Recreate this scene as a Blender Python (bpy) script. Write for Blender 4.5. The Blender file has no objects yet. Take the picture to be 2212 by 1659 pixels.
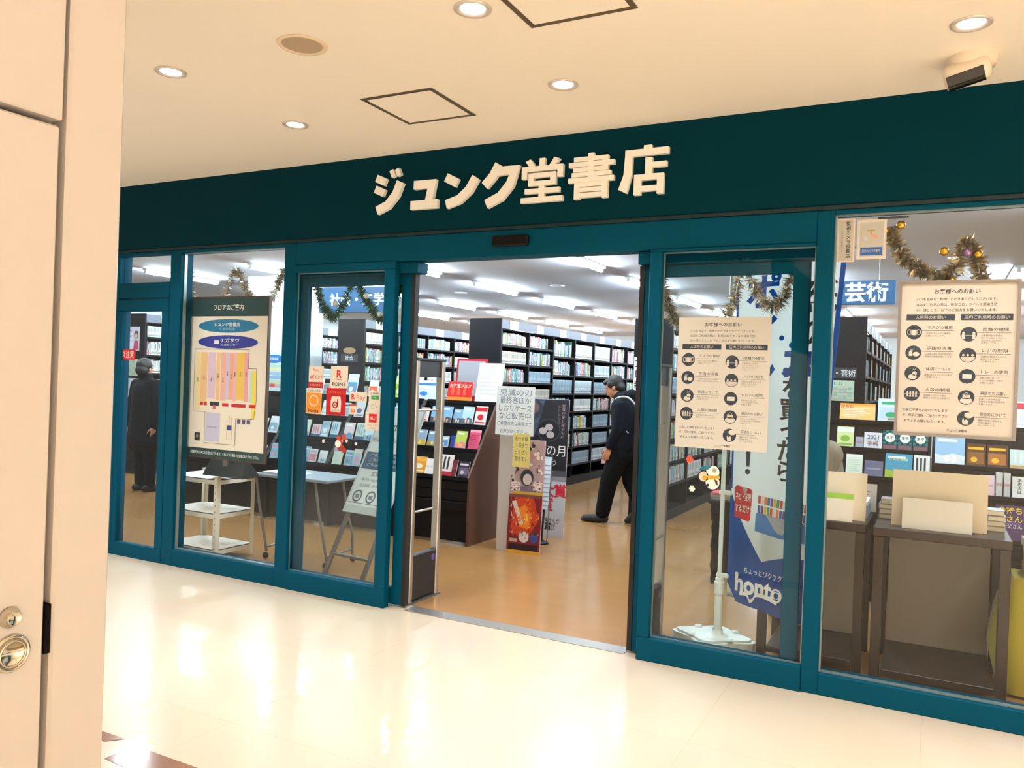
import bpy, math, random
import numpy as np
from mathutils import Vector, Matrix

random.seed(7)
SC = bpy.context.scene
COL = SC.collection

# ------------------------------------------------------------------ camera
YAW, PITCH, ROLL = math.radians(-27.55516), math.radians(-0.26763), math.radians(2.06705)
FPX, CAMD, CAMH = 1747.77, 4.40411, 1.55
cf = Vector((math.sin(YAW)*math.cos(PITCH), math.cos(YAW)*math.cos(PITCH), math.sin(PITCH)))
cr = Vector((math.cos(YAW), -math.sin(YAW), 0)); cu = cr.cross(cf)
cr, cu = math.cos(ROLL)*cr+math.sin(ROLL)*cu, -math.sin(ROLL)*cr+math.cos(ROLL)*cu
cam = bpy.data.cameras.new('camera'); camo = bpy.data.objects.new('camera', cam); COL.objects.link(camo)
cam.sensor_fit = 'HORIZONTAL'; cam.sensor_width = 36; cam.lens = FPX/2212*36; cam.clip_start = 0.02; cam.clip_end = 200
CP = Vector((0, -CAMD, CAMH))
camo.matrix_world = Matrix(((cr.x, cu.x, -cf.x, CP.x), (cr.y, cu.y, -cf.y, CP.y), (cr.z, cu.z, -cf.z, CP.z), (0, 0, 0, 1)))
SC.camera = camo
def proj(p):
    d = Vector(p)-CP; z = d.dot(cf)
    return 1106+FPX*d.dot(cr)/z, 829.5-FPX*d.dot(cu)/z, z

# ------------------------------------------------------------------ world, exposure, lamps
w = bpy.data.worlds.new('world'); SC.world = w; w.use_nodes = True
w.node_tree.nodes['Background'].inputs[0].default_value = (1.0, 0.92, 0.84, 1)
w.node_tree.nodes['Background'].inputs[1].default_value = 0.55
SC.view_settings.view_transform = 'Standard'; SC.view_settings.look = 'None'
SC.view_settings.exposure = 0.08; SC.view_settings.gamma = 1.0; SC.view_settings.use_curve_mapping = False
SC.cycles.max_bounces = 10; SC.cycles.diffuse_bounces = 5; SC.cycles.transparent_max_bounces = 24; SC.cycles.glossy_bounces = 5
SC.cycles.sample_clamp_indirect = 6.0; SC.cycles.caustics_reflective = False; SC.cycles.caustics_refractive = False
CEIL = 3.015      # mall ceiling
SCEIL = 2.95      # store ceiling
DOWN_W = 115.0     # watts of one mall downlight
DOWN_COL = (0.95, 0.96, 0.985)
TUBE_E = 200.0     # emission of the store tubes
TUBE_COL = (0.80, 0.93, 1.0)

def downlight_lamp(x, y, k=1.0):
    l = bpy.data.lights.new('downlight_lamp', 'SPOT'); l.energy = DOWN_W*k; l.color = DOWN_COL
    l.spot_size = math.radians(106); l.spot_blend = 0.7; l.shadow_soft_size = 0.05
    o = bpy.data.objects.new('downlight_lamp', l); o.location = (x, y, CEIL-0.012); COL.objects.link(o)
DOWNS = [(x, y) for x in (-6.85, -5.13, -3.40, -1.67, 0.08, 1.82, 3.55) for y in (-0.775, -1.655)]
BACK_FILL = [(x, y) for x in (2.4, 3.55, 4.4) for y in (-2.9, -3.9, -4.9, -5.9, -6.9, -7.9)] + [(0.6, y) for y in (-7.0, -8.0)] + [(-6.85, -2.9), (-5.13, -2.9)]
for d_ in DOWNS: downlight_lamp(*d_)
for d_ in BACK_FILL: downlight_lamp(*d_, 2.5)     # added unseen lamps behind the camera, boosted to brighten ceiling, walls and facade
DOWNS += BACK_FILL  # the added fill lamps get downlight fittings as well

# ------------------------------------------------------------------ helpers
def lin(c):
    if isinstance(c, str):
        c = [int(c[i:i+2], 16)/255 for i in (1, 3, 5)]
    return tuple(x/12.92 if x <= 0.04045 else ((x+0.055)/1.055)**2.4 for x in c)+(1.0,)
MATS = {}
def P(col, rough=0.5, metal=0.0, coat=0.0, vary=0.0, scale=8.0, bump=0.0, spec=0.5, name=None, stretch=None, sheen=0):
    """A Principled material; vary mixes a little procedural noise into the colour, bump roughens the surface."""
    key = (col if isinstance(col, str) else tuple(col), rough, metal, coat, vary, scale, bump, spec, stretch, sheen)
    if key in MATS: return MATS[key]
    m = bpy.data.materials.new(name or 'paint'); m.use_nodes = True
    nt = m.node_tree; b = nt.nodes['Principled BSDF']
    b.inputs['Base Color'].default_value = lin(col); b.inputs['Roughness'].default_value = rough
    b.inputs['Metallic'].default_value = metal; b.inputs['Coat Weight'].default_value = coat; b.inputs['Coat Roughness'].default_value = 0.06
    b.inputs['Specular IOR Level'].default_value = spec; b.inputs['Sheen Weight'].default_value = sheen
    if vary or bump:
        tc = nt.nodes.new('ShaderNodeTexCoord'); mp = nt.nodes.new('ShaderNodeMapping'); n = nt.nodes.new('ShaderNodeTexNoise')
        nt.links.new(tc.outputs['Object'], mp.inputs[0]); nt.links.new(mp.outputs[0], n.inputs['Vector'])
        if stretch: mp.inputs['Scale'].default_value = stretch
        n.inputs['Scale'].default_value = scale; n.inputs['Detail'].default_value = 5
        if vary:
            mx = nt.nodes.new('ShaderNodeMix'); mx.data_type = 'RGBA'
            c = lin(col); mx.inputs[6].default_value = tuple(x*(1-vary) for x in c[:3])+(1,); mx.inputs[7].default_value = tuple(min(1, x*(1+vary)) for x in c[:3])+(1,)
            nt.links.new(n.outputs['Fac'], mx.inputs[0]); nt.links.new(mx.outputs[2], b.inputs['Base Color'])
        if bump:
            bp = nt.nodes.new('ShaderNodeBump'); bp.inputs['Strength'].default_value = bump; bp.inputs['Distance'].default_value = 0.01
            nt.links.new(n.outputs['Fac'], bp.inputs['Height']); nt.links.new(bp.outputs[0], b.inputs['Normal'])
    MATS[key] = m
    return m
def glass_mat(name, tint):
    """clear pane: Schlick reflection over a slightly tinted transparent body (works from both sides of each face)"""
    m = bpy.data.materials.new(name); m.use_nodes = True; nt = m.node_tree; nt.nodes.clear()
    out = nt.nodes.new('ShaderNodeOutputMaterial'); mix = nt.nodes.new('ShaderNodeMixShader'); lw = nt.nodes.new('ShaderNodeLayerWeight')
    pw = nt.nodes.new('ShaderNodeMath'); pw.operation = 'POWER'; ma = nt.nodes.new('ShaderNodeMath'); ma.operation = 'MULTIPLY_ADD'
    tr = nt.nodes.new('ShaderNodeBsdfTransparent'); gl = nt.nodes.new('ShaderNodeBsdfGlossy')
    lw.inputs['Blend'].default_value = 0.5; pw.inputs[1].default_value = 5.0; ma.inputs[1].default_value = 0.7; ma.inputs[2].default_value = 0.02
    tr.inputs[0].default_value = tint+(1,); gl.inputs['Roughness'].default_value = 0.0
    nt.links.new(lw.outputs['Facing'], pw.inputs[0]); nt.links.new(pw.outputs[0], ma.inputs[0]); nt.links.new(ma.outputs[0], mix.inputs[0])
    nt.links.new(tr.outputs[0], mix.inputs[1]); nt.links.new(gl.outputs[0], mix.inputs[2]); nt.links.new(mix.outputs[0], out.inputs[0])
    return m
def cloth_mat(col, t=0.5):
    m = bpy.data.materials.new('thin_cloth'); m.use_nodes = True; nt = m.node_tree; nt.nodes.clear()
    out = nt.nodes.new('ShaderNodeOutputMaterial'); mix = nt.nodes.new('ShaderNodeMixShader'); a = nt.nodes.new('ShaderNodeBsdfDiffuse'); b = nt.nodes.new('ShaderNodeBsdfTranslucent')
    n = nt.nodes.new('ShaderNodeTexNoise'); n.inputs['Scale'].default_value = 9; r = nt.nodes.new('ShaderNodeMix'); r.data_type = 'RGBA'
    c = lin(col); r.inputs[6].default_value = tuple(x*.94 for x in c[:3])+(1,); r.inputs[7].default_value = c; nt.links.new(n.outputs['Fac'], r.inputs[0])
    nt.links.new(r.outputs[2], a.inputs[0]); nt.links.new(r.outputs[2], b.inputs[0]); mix.inputs[0].default_value = t
    nt.links.new(a.outputs[0], mix.inputs[1]); nt.links.new(b.outputs[0], mix.inputs[2]); nt.links.new(mix.outputs[0], out.inputs[0])
    return m
def emit_mat(name, col, e):
    m = bpy.data.materials.new(name); m.use_nodes = True; nt = m.node_tree; nt.nodes.clear()
    out = nt.nodes.new('ShaderNodeOutputMaterial'); em = nt.nodes.new('ShaderNodeEmission')
    em.inputs[0].default_value = col+(1,); em.inputs[1].default_value = e; nt.links.new(em.outputs[0], out.inputs[0])
    return m
_TXT = {}
def text_geo(s, bold=0.0):
    k = (s, bold)
    if k not in _TXT:
        c = bpy.data.curves.new('t', 'FONT'); c.body = s; c.size = 1; c.offset = bold; c.resolution_u = 3; c.align_x = 'LEFT'
        o = bpy.data.objects.new('t', c); COL.objects.link(o)
        dg = bpy.context.evaluated_depsgraph_get()
        me = bpy.data.meshes.new_from_object(o.evaluated_get(dg))
        v = [tuple(x.co) for x in me.vertices]; f = [tuple(p.vertices) for p in me.polygons]
        bpy.data.objects.remove(o); bpy.data.curves.remove(c); bpy.data.meshes.remove(me)
        xs = [a[0] for a in v] or [0]; ys = [a[1] for a in v] or [0]
        _TXT[k] = (v, f, min(xs), max(xs), min(ys), max(ys))
    return _TXT[k]
def frame(o, u=(1, 0, 0), v=(0, 0, 1)):
    u = Vector(u).normalized(); v = Vector(v).normalized(); n = u.cross(v)
    return Matrix(((u.x, v.x, n.x, o[0]), (u.y, v.y, n.y, o[1]), (u.z, v.z, n.z, o[2]), (0, 0, 0, 1)))
def wloc(o):
    l = Vector((0, 0, 0))
    while o is not None:
        l += o.location; o = o.parent
    return l
class MB:
    """Collects shapes in world (or local) coordinates; build() links them as ONE mesh object."""
    def __init__(s): s.v = []; s.f = []; s.m = []; s.s = []; s.mats = []; s.M = Matrix()
    def at(s, M): s.M = M; return s
    def mi(s, m):
        if m not in s.mats: s.mats.append(m)
        return s.mats.index(m)
    def add(s, vs, fs, m, smooth=False):
        b = len(s.v); M = s.M
        s.v += [tuple(M @ Vector(x)) for x in vs]; k = s.mi(m)
        s.f += [tuple(i+b for i in f) for f in fs]; s.m += [k]*len(fs); s.s += [smooth]*len(fs)
        return s
    def box(s, a, b, m, bev=0.0):
        x0, x1 = sorted((a[0], b[0])); y0, y1 = sorted((a[1], b[1])); z0, z1 = sorted((a[2], b[2]))
        if bev:
            e = min(bev, (x1-x0)/2.1, (y1-y0)/2.1, (z1-z0)/2.1)
            bm_v = []; idx = {}
            X, Y, Z = (x0, x0+e, x1-e, x1), (y0, y0+e, y1-e, y1), (z0, z0+e, z1-e, z1)
            for i in range(2):
                for j in range(2):
                    for k in range(2):
                        for ax in range(3):
                            c = [i*3, j*3, k*3]
                            for q in range(3):
                                if q != ax: c[q] = 1 if c[q] == 0 else 2
                            idx[(i, j, k, ax)] = len(bm_v); bm_v.append((X[c[0]], Y[c[1]], Z[c[2]]))
            g = lambda i, j, k, a_: idx[(i, j, k, a_)]
            F = []
            for a_ in range(3):
                for sd in range(2):
                    o_ = [(0, 0), (1, 0), (1, 1), (0, 1)]
                    l = []
                    for p, q in o_:
                        c = [p, q]; c.insert(a_, sd); l.append(g(c[0], c[1], c[2], a_))
                    if (sd == 0) == (a_ != 1): l.reverse()
                    F.append(l)
            for a_ in range(3):
                b1, b2 = [q for q in range(3) if q != a_]
                for p in range(2):
                    for q in range(2):
                        c0 = [0]*3; c1 = [0]*3; c0[a_] = 0; c1[a_] = 1; c0[b1] = c1[b1] = p; c0[b2] = c1[b2] = q
                        l = [g(*c0, b1), g(*c1, b1), g(*c1, b2), g(*c0, b2)]
                        F.append(l)
            for i in range(2):
                for j in range(2):
                    for k in range(2): F.append([g(i, j, k, 0), g(i, j, k, 1), g(i, j, k, 2)])
            return s.add(bm_v, F, m)
        v = [(x0, y0, z0), (x1, y0, z0), (x1, y1, z0), (x0, y1, z0), (x0, y0, z1), (x1, y0, z1), (x1, y1, z1), (x0, y1, z1)]
        return s.add(v, [(0, 3, 2, 1), (4, 5, 6, 7), (0, 1, 5, 4), (1, 2, 6, 5), (2, 3, 7, 6), (3, 0, 4, 7)], m)
    def prism(s, pts, w0, w1, m):
        """polygon pts in (u,v), extruded from w0 to w1"""
        n = len(pts)
        v = [(p[0], p[1], w0) for p in pts]+[(p[0], p[1], w1) for p in pts]
        f = [tuple(range(n-1, -1, -1)), tuple(range(n, 2*n))]+[(i, (i+1) % n, n+(i+1) % n, n+i) for i in range(n)]
        return s.add(v, f, m)
    def rect(s, u0, v0, u1, v1, w, m): return s.add([(u0, v0, w), (u1, v0, w), (u1, v1, w), (u0, v1, w)], [(0, 1, 2, 3)], m)
    def poly(s, pts, w, m): return s.add([(p[0], p[1], w) for p in pts], [tuple(range(len(pts)))], m)
    def ell(s, cu_, cv, ru, rv, w, m, n=28, a0=0, a1=2*math.pi):
        full = abs(a1-a0-2*math.pi) < 1e-6; k = n if full else n+1
        return s.poly([(cu_+ru*math.cos(a0+(a1-a0)*i/n), cv+rv*math.sin(a0+(a1-a0)*i/n)) for i in range(k)], w, m)
    def ring(s, cu_, cv, r0, r1, w, m, n=28, asp=1.0):
        v = []; 
        for i in range(n):
            c, d = math.cos(2*math.pi*i/n), math.sin(2*math.pi*i/n)
            v += [(cu_+r0*c, cv+r0*d*asp, w), (cu_+r1*c, cv+r1*d*asp, w)]
        return s.add(v, [(2*i, 2*i+1, (2*i+3) % (2*n), (2*i+2) % (2*n)) for i in range(n)], m)
    def line(s, p, q, t, w, m):
        d = Vector((q[0]-p[0], q[1]-p[1])); n = Vector((-d.y, d.x)).normalized()*t/2
        return s.add([(p[0]-n.x, p[1]-n.y, w), (q[0]-n.x, q[1]-n.y, w), (q[0]+n.x, q[1]+n.y, w), (p[0]+n.x, p[1]+n.y, w)], [(0, 1, 2, 3)], m)
    def text(s, t, u, v, h, w, m, align='C', width=None, bold=0.0, depth=0.0, maxw=None):
        """text with cap height about h (CJK em box); u,v: anchor (centre line); width squeezes or stretches it"""
        V, F, x0, x1, y0, y1 = text_geo(t, bold)
        sc = h/0.93; L = (x1-x0)*sc; kx = 1.0
        if width: kx = width/L
        elif maxw and L > maxw: kx = maxw/L
        L *= kx
        ou = u-(L/2 if align == 'C' else (0 if align == 'L' else L)); yc = 0.38
        vs = [((a[0]-x0)*sc*kx+ou, (a[1]-yc)*sc+v, w) for a in V]
        if depth:
            n = len(vs); ed = {}
            for f in F:
                for i in range(len(f)):
                    a, b = f[i], f[(i+1) % len(f)]; ed[(a, b)] = ed.get((a, b), 0)+1
            side = [(b, a, a+n, b+n) for (a, b) in ed if (b, a) not in ed]
            vs2 = [(a, b, w+depth) for a, b, _ in vs]
            return s.add(vs+vs2, [tuple(reversed(f)) for f in F]+[tuple(i+n for i in f) for f in F]+[tuple(reversed(q)) for q in side], m)
        return s.add(vs, F, m)
    def vtext(s, t, u, v, h, w, m, step=1.08, bold=0.0, width=None):
        for i, c in enumerate(t):
            if c in 'ー―|':
                s.rect(u-h*0.05, v-i*h*step-h*0.4, u+h*0.05, v-i*h*step+h*0.4, w, m)
            elif c != ' ': s.text(c, u, v-i*h*step, h, w, m, bold=bold, width=width if (width and ord(c) > 0x3000) else None)
        return s
    def tube(s, pts, r, m, n=10, closed=False, smooth=True):
        pts = [Vector(p) for p in pts]; V = []; k = len(pts); rs = r if isinstance(r, (list, tuple)) else [r]*k
        prev = None
        for i, p in enumerate(pts):
            if closed: d = pts[(i+1) % k]-pts[i-1]
            else: d = (pts[min(i+1, k-1)]-pts[max(i-1, 0)])
            d.normalize()
            if prev is None:
                a = d.cross(Vector((0, 0, 1)))
                if a.length < 0.05: a = d.cross(Vector((0, 1, 0)))
                a.normalize()
            else:
                a = (prev-d*prev.dot(d))
                a.normalize()
            prev = a; b = d.cross(a)
            V += [tuple(p+(a*math.cos(2*math.pi*j/n)+b*math.sin(2*math.pi*j/n))*rs[i]) for j in range(n)]
        F = []
        for i in range(k if closed else k-1):
            i2 = (i+1) % k
            F += [(i*n+j, i*n+(j+1) % n, i2*n+(j+1) % n, i2*n+j) for j in range(n)]
        s.add(V, F, m, smooth)
        if not closed: s.add(V[:n], [tuple(range(n-1, -1, -1))], m); s.add(V[-n:], [tuple(range(n))], m)
        return s
    def lathe(s, prof, c, m, n=32, axis='z', smooth=True):
        V = []; F = []
        for r, h in prof:
            for j in range(n):
                a = 2*math.pi*j/n; p = (r*math.cos(a), r*math.sin(a), h)
                if axis == 'y': p = (p[0], -p[2], p[1])
                if axis == 'x': p = (p[2], p[0], p[1])
                V.append((p[0]+c[0], p[1]+c[1], p[2]+c[2]))
        for i in range(len(prof)-1): F += [(i*n+j, i*n+(j+1) % n, (i+1)*n+(j+1) % n, (i+1)*n+j) for j in range(n)]
        return s.add(V, F, m, smooth)
    def bar(s, p, q, a, b, m, up=(0, 0, 1)):
        """square bar from p to q, a wide, b deep"""
        p = Vector(p); q = Vector(q); d = (q-p).normalized(); x = d.cross(Vector(up))
        if x.length < 0.01: x = d.cross(Vector((0, 1, 0)))
        x.normalize(); y = x.cross(d)
        V = [tuple(e+x*a/2*i+y*b/2*j) for e in (p, q) for i, j in ((-1, -1), (1, -1), (1, 1), (-1, 1))]
        return s.add(V, [(3, 2, 1, 0), (4, 5, 6, 7), (0, 1, 5, 4), (1, 2, 6, 5), (2, 3, 7, 6), (3, 0, 4, 7)], m)
    def build(s, name, parent=None, loc=None, kind=None):
        me = bpy.data.meshes.new(name)
        off = wloc(parent) if parent is not None else Vector((0, 0, 0))
        if loc is not None: off = off+Vector(loc)
        me.from_pydata([(x-off.x, y-off.y, z-off.z) for x, y, z in s.v], [], s.f)
        for m in s.mats: me.materials.append(m)
        me.polygons.foreach_set('material_index', s.m); me.polygons.foreach_set('use_smooth', s.s); me.update()
        o = bpy.data.objects.new(name, me); COL.objects.link(o)
        if parent is not None: o.parent = parent
        if loc is not None: o.location = loc
        if kind: o['kind'] = kind
        return o
def tag(o, label, cat, group=None, kind=None):
    o['label'] = label; o['category'] = cat
    if group: o['group'] = group
    if kind: o['kind'] = kind
    return o
def thing(name, label, cat, loc, group=None):
    o = bpy.data.objects.new(name, None); o.empty_display_size = 0.1; o.location = loc; COL.objects.link(o)
    return tag(o, label, cat, group)
def copy_tree(o, parent=None):
    c = o.copy(); COL.objects.link(c)
    if parent is not None: c.parent = parent; c.matrix_parent_inverse = o.matrix_parent_inverse.copy()
    for ch in list(o.children): copy_tree(ch, c)
    return c
def struct(mb, name, parent=None): return mb.build(name, parent, kind='structure')

# ------------------------------------------------------------------ materials
TEAL = P('#00475f', 0.55, vary=0.05, scale=3, spec=0.07, name='teal_paint')
FASCIA = P('#002f3b', 0.6, vary=0.05, scale=2, spec=0.05, name='fascia_paint')
BLACK = P('#101012', 0.45, name='black'); RUBBER = P('#161213', 0.7, name='rubber')
ALU = P('#b9b6b2', 0.32, 0.85, name='aluminium'); STEEL = P('#c9c2b4', 0.14, 1.0, name='chrome'); GREYM = P('#7d7a76', 0.35, 0.7, name='grey_metal')
BEIGE = P('#c9c2be', 0.42, vary=0.035, scale=2.2, bump=0.02, name='beige_painted_steel')
CEILM = P('#f6ecdd', 0.75, vary=0.02, scale=1.5, name='mall_ceiling_paint'); SCEILM = P('#c6cad6', 0.8, vary=0.03, scale=2, name='store_ceiling_paint')
DKWOOD = P('#0d0b0c', 0.55, vary=0.25, scale=6, spec=0.25, stretch=(1, 1, 12), name='dark_shelf_laminate')
DKPANEL = P('#0f1015', 0.55, spec=.2, vary=0.06, scale=4, name='grey_end_panel')
BROWN = P('#4a332a', 0.45, vary=0.25, scale=7, stretch=(6, 6, 0.7), name='brown_wood')
TABLEW = P('#2b1f1a', 0.4, vary=0.2, scale=7, stretch=(0.8, 5, 5), name='table_wood')
WHITE = P('#f2f2ee', 0.5, name='white_paper'); PAPER = P('#c4c1b8', 0.6, spec=.2, name='cream_paper'); PAGES = P('#e6dcc4', 0.7, vary=0.12, scale=60, stretch=(1, 1, 30), name='book_pages')
INK = P('#2b3038', 0.5, name='ink'); INKG = P('#6e6a66', 0.5, name='grey_ink'); RED = P('#d01a22', 0.4, name='red_print'); REDD = P('#b3121c', 0.4)
GLASS = glass_mat('clear_glass', (0.975, 0.99, 0.988)); GLASS2 = glass_mat('door_leaf_glass', (0.96, 0.985, 0.982))
# ------------------------------------------------------------------ the setting
# mall floor: glossy cream sheet floor with faint joints
def mall_floor_mat():
    m = bpy.data.materials.new('cream_glossy_floor'); m.use_nodes = True; nt = m.node_tree; b = nt.nodes['Principled BSDF']
    tc = nt.nodes.new('ShaderNodeTexCoord'); br = nt.nodes.new('ShaderNodeTexBrick'); n = nt.nodes.new('ShaderNodeTexNoise'); mx = nt.nodes.new('ShaderNodeMix'); mx.data_type = 'RGBA'
    br.offset = 0.0; br.inputs['Scale'].default_value = 1.0; br.inputs['Brick Width'].default_value = 0.9; br.inputs['Row Height'].default_value = 0.9; br.inputs['Mortar Size'].default_value = 0.0015
    br.inputs['Color1'].default_value = lin('#dccbb3'); br.inputs['Color2'].default_value = lin('#d9c8af'); br.inputs['Mortar'].default_value = lin('#c8b699')
    n.inputs['Scale'].default_value = 1.3; n.inputs['Detail'].default_value = 6
    nt.links.new(tc.outputs['Object'], br.inputs['Vector']); nt.links.new(tc.outputs['Object'], n.inputs['Vector'])
    mx.blend_type = 'MULTIPLY'; mx.inputs[0].default_value = 0.16; nt.links.new(br.outputs['Color'], mx.inputs[6]); nt.links.new(n.outputs['Color'], mx.inputs[7])
    nt.links.new(mx.outputs[2], b.inputs['Base Color']); b.inputs['Roughness'].default_value = 0.3; b.inputs['Coat Weight'].default_value = 0.6; b.inputs['Coat Roughness'].default_value = 0.07
    n2 = nt.nodes.new('ShaderNodeTexNoise'); n2.inputs['Scale'].default_value = 7; nt.links.new(tc.outputs['Object'], n2.inputs['Vector'])
    bp = nt.nodes.new('ShaderNodeBump'); bp.inputs['Strength'].default_value = 0.10; bp.inputs['Distance'].default_value = 0.02
    nt.links.new(n2.outputs['Fac'], bp.inputs['Height']); nt.links.new(bp.outputs[0], b.inputs['Normal']); nt.links.new(bp.outputs[0], b.inputs['Coat Normal'])
    return m
MFLOOR = mall_floor_mat()
INLAY = P('#8f6a54', 0.16, coat=0.3, vary=0.12, scale=5, name='brown_floor_inlay')
SFLOOR = P('#ab7d4c', 0.22, coat=0.25, vary=0.10, scale=2.5, stretch=(1, 3, 1), name='store_vinyl_floor')
struct(MB().box((-9, -9.0, -0.1), (5.0, 0.16, 0.0), MFLOOR), 'floor')
struct(MB().box((-14, 0.16, -0.1), (5.0, 18.0, 0.0), SFLOOR), 'floor_store')
fi = MB().at(frame((0, 0, 0.0), (1, 0, 0), (0, 1, 0)))
fi.poly([(-2.85, -2.165), (-0.6, -2.165), (-0.6, -2.40), (-2.85, -2.30)], 0.002, INLAY); fi.poly([(-2.93, -2.145), (-3.4, -2.16), (-3.4, -2.19), (-2.98, -2.205)], 0.002, INLAY)
struct(fi, 'floor_inlay')
struct(MB().box((-9, -9.0, CEIL), (5.0, 0.10, CEIL+0.1), CEILM), 'ceiling')
struct(MB().box((-14, 0.10, SCEIL), (5.0, 18.0, SCEIL+0.1), SCEILM), 'ceiling_store')
SWALL = P('#c9d2d6', 0.7, vary=0.03, scale=2, name='store_wall_paint')
struct(MB().box((-14.1, 18.0, -0.1), (5.1, 18.1, 3.1), SWALL), 'wall_back')
struct(MB().box((-14.1, 0.16, -0.1), (-14.0, 18.0, 3.1), SWALL), 'wall_store_left')
struct(MB().box((5.0, 0.2, -0.1), (5.1, 18.0, 3.1), SWALL), 'wall_store_right')
MWALL = P('#eadfce', 0.6, vary=0.04, scale=2, name='mall_wall_paint')
struct(MB().box((-9.0, -9.1, -0.1), (5.0, -9.0, 3.1), MWALL), 'wall_mall_back')
struct(MB().box((5.0, -9.1, -0.1), (5.1, 0.16, 3.1), MWALL), 'wall_mall_right')
# white square column in the store
struct(MB().box((-9.08, 4.42, 0.0), (-8.30, 5.2, SCEIL), P('#dfe8ea', 0.6, vary=0.02)), 'pillar_store')

# --- front of the shop: fascia, posts, rails
fa = MB(); fa.box((-9, -0.03, 2.50), (5.0, 0.16, CEIL+0.02), FASCIA); fa.box((-9, -0.012, 2.478), (5.0, 0.10, 2.498), P('#06262d', 0.6))
struct(fa, 'wall_front')
def trim(i, *boxes):
    mb = MB()
    for a, b in boxes: mb.box(a, b, TEAL, 0.004)
    return struct(mb, 'trim_%d' % i)
trim(1, ((-9.0, 0, 0), (-5.98, 0.12, 2.478)))
trim(2, ((-5.375, 0, 0), (-5.255, 0.12, 2.478)))
trim(3, ((-4.185, 0, 0), (-4.075, 0.12, 2.478)))
trim(4, ((-4.075, 0, 2.315), (-0.562, 0.14, 2.478)))
trim(5, ((-0.562, 0, 0), (-0.478, 0.14, 2.478)))
trim(6, ((-4.075, 0.035, 2.24), (-3.05, 0.16, 2.312)), ((-1.53, 0.035, 2.24), (-0.562, 0.16, 2.312)))
struct(MB().box((-3.06, 0.03, 0.0), (-1.53, 0.15, 0.004), ALU), 'trim_7')
BEAD = P('#8fa3a6', 0.3, 0.6, name='glazing_bead')
def window(i, x0, x1, z0, z1, rails, yg=0.055, name='window', g=GLASS):
    w_ = MB()
    for a, b in rails: w_.box(a, b, TEAL, 0.004)
    o = struct(w_, '%s_%d' % (name, i))
    gp = MB().box((x0, yg, z0), (x1, yg+0.008, z1), g); gp.build('glass_pane', o)
    bd = MB(); t = 0.008; y0 = 0.030
    bd.box((x0, y0, z0), (x0+t, yg, z1), BEAD); bd.box((x1-t, y0, z0), (x1, yg, z1), BEAD); bd.box((x0+t, y0, z0), (x1-t, yg, z0+t), BEAD); bd.box((x0+t, y0, z1-t), (x1-t, yg, z1), BEAD)
    bd.build('glazing_bead', o)
    return o
window(1, -5.255, -4.185, 0.13, 2.455, [((-5.255, 0, 0), (-4.185, 0.12, 0.13)), ((-5.255, 0.0, 2.455), (-4.185, 0.12, 2.478))])
window(2, -4.075, -3.285, 0.13, 2.262, [((-4.075, -0.01, 0), (-3.20, 0.05, 0.13)), ((-3.285, -0.01, 0.13), (-3.20, 0.05, 2.262)), ((-4.075, -0.01, 2.262), (-3.20, 0.05, 2.314))], yg=0.035)
window(3, -1.375, -0.562, 0.13, 2.30, [((-1.445, -0.01, 0), (-0.562, 0.05, 0.13)), ((-1.445, -0.01, 0.13), (-1.375, 0.05, 2.30)), ((-1.445, -0.01, 2.30), (-0.562, 0.05, 2.314))], yg=0.035)
window(4, -0.478, 2.4, 0.11, 2.455, [((-0.478, 0, 0), (2.5, 0.12, 0.11)), ((-0.478, 0, 2.455), (2.5, 0.12, 2.478)), ((2.4, 0, 0.11), (2.5, 0.12, 2.455))])
struct(MB().box((2.5, 0, 0), (5.0, 0.12, 2.478), TEAL), 'trim_8')
# hinged glass door at the far left with a transom light over it
d1 = MB(); d1.box((-5.98, 0, 0.0), (-5.38, 0.05, 0.11), TEAL, .004); d1.box((-5.46, 0, 0.11), (-5.38, 0.05, 2.0), TEAL, .004); d1.box((-5.98, 0, 0.11), (-5.93, 0.05, 2.0), TEAL, .004); d1.box((-5.98, 0, 2.0), (-5.38, 0.05, 2.095), TEAL, .004)
d1 = struct(d1, 'door_1'); MB().box((-5.93, 0.02, 0.11), (-5.46, 0.028, 2.0), GLASS).build('glass_pane', d1)
t1 = MB(); t1.box((-5.98, 0, 2.105), (-5.38, 0.10, 2.23), TEAL, .004); t1.box((-5.98, 0, 2.455), (-5.38, 0.10, 2.478), TEAL, .004)
t1 = struct(t1, 'window_5'); MB().box((-5.98, 0.04, 2.23), (-5.376, 0.048, 2.455), GLASS).build('glass_pane', t1)
# the two sliding leaves stand open behind the fixed panes
def leaf(i, x0, x1, lead):
    m_ = MB(); y0, y1 = 0.075, 0.115
    sl = 0.085
    m_.box((x0, y0, 0.012), (x0+sl, y1, 2.235), TEAL, .003); m_.box((x1-sl, y0, 0.012), (x1, y1, 2.235), TEAL, .003)
    m_.box((x0+sl, y0, 0.012), (x1-sl, y1, 0.125), TEAL, .003); m_.box((x0+sl, y0, 2.17), (x1-sl, y1, 2.235), TEAL, .003)
    o = struct(m_, 'door_%d' % i)
    MB().box((x0+sl, 0.091, 0.125), (x1-sl, 0.099, 2.17), GLASS2).build('glass_pane', o)
    e = x1 if lead == 'r' else x0
    MB().box((e-(0 if lead == 'r' else .028), y0-0.004, 0.012), (e+(0.028 if lead == 'r' else 0), y1+0.004, 2.235), RUBBER).build('rubber_edge', o)
    return o
leaf(2, -4.10, -3.115, 'r'); leaf(3, -1.50, -0.595, 'l')

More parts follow.
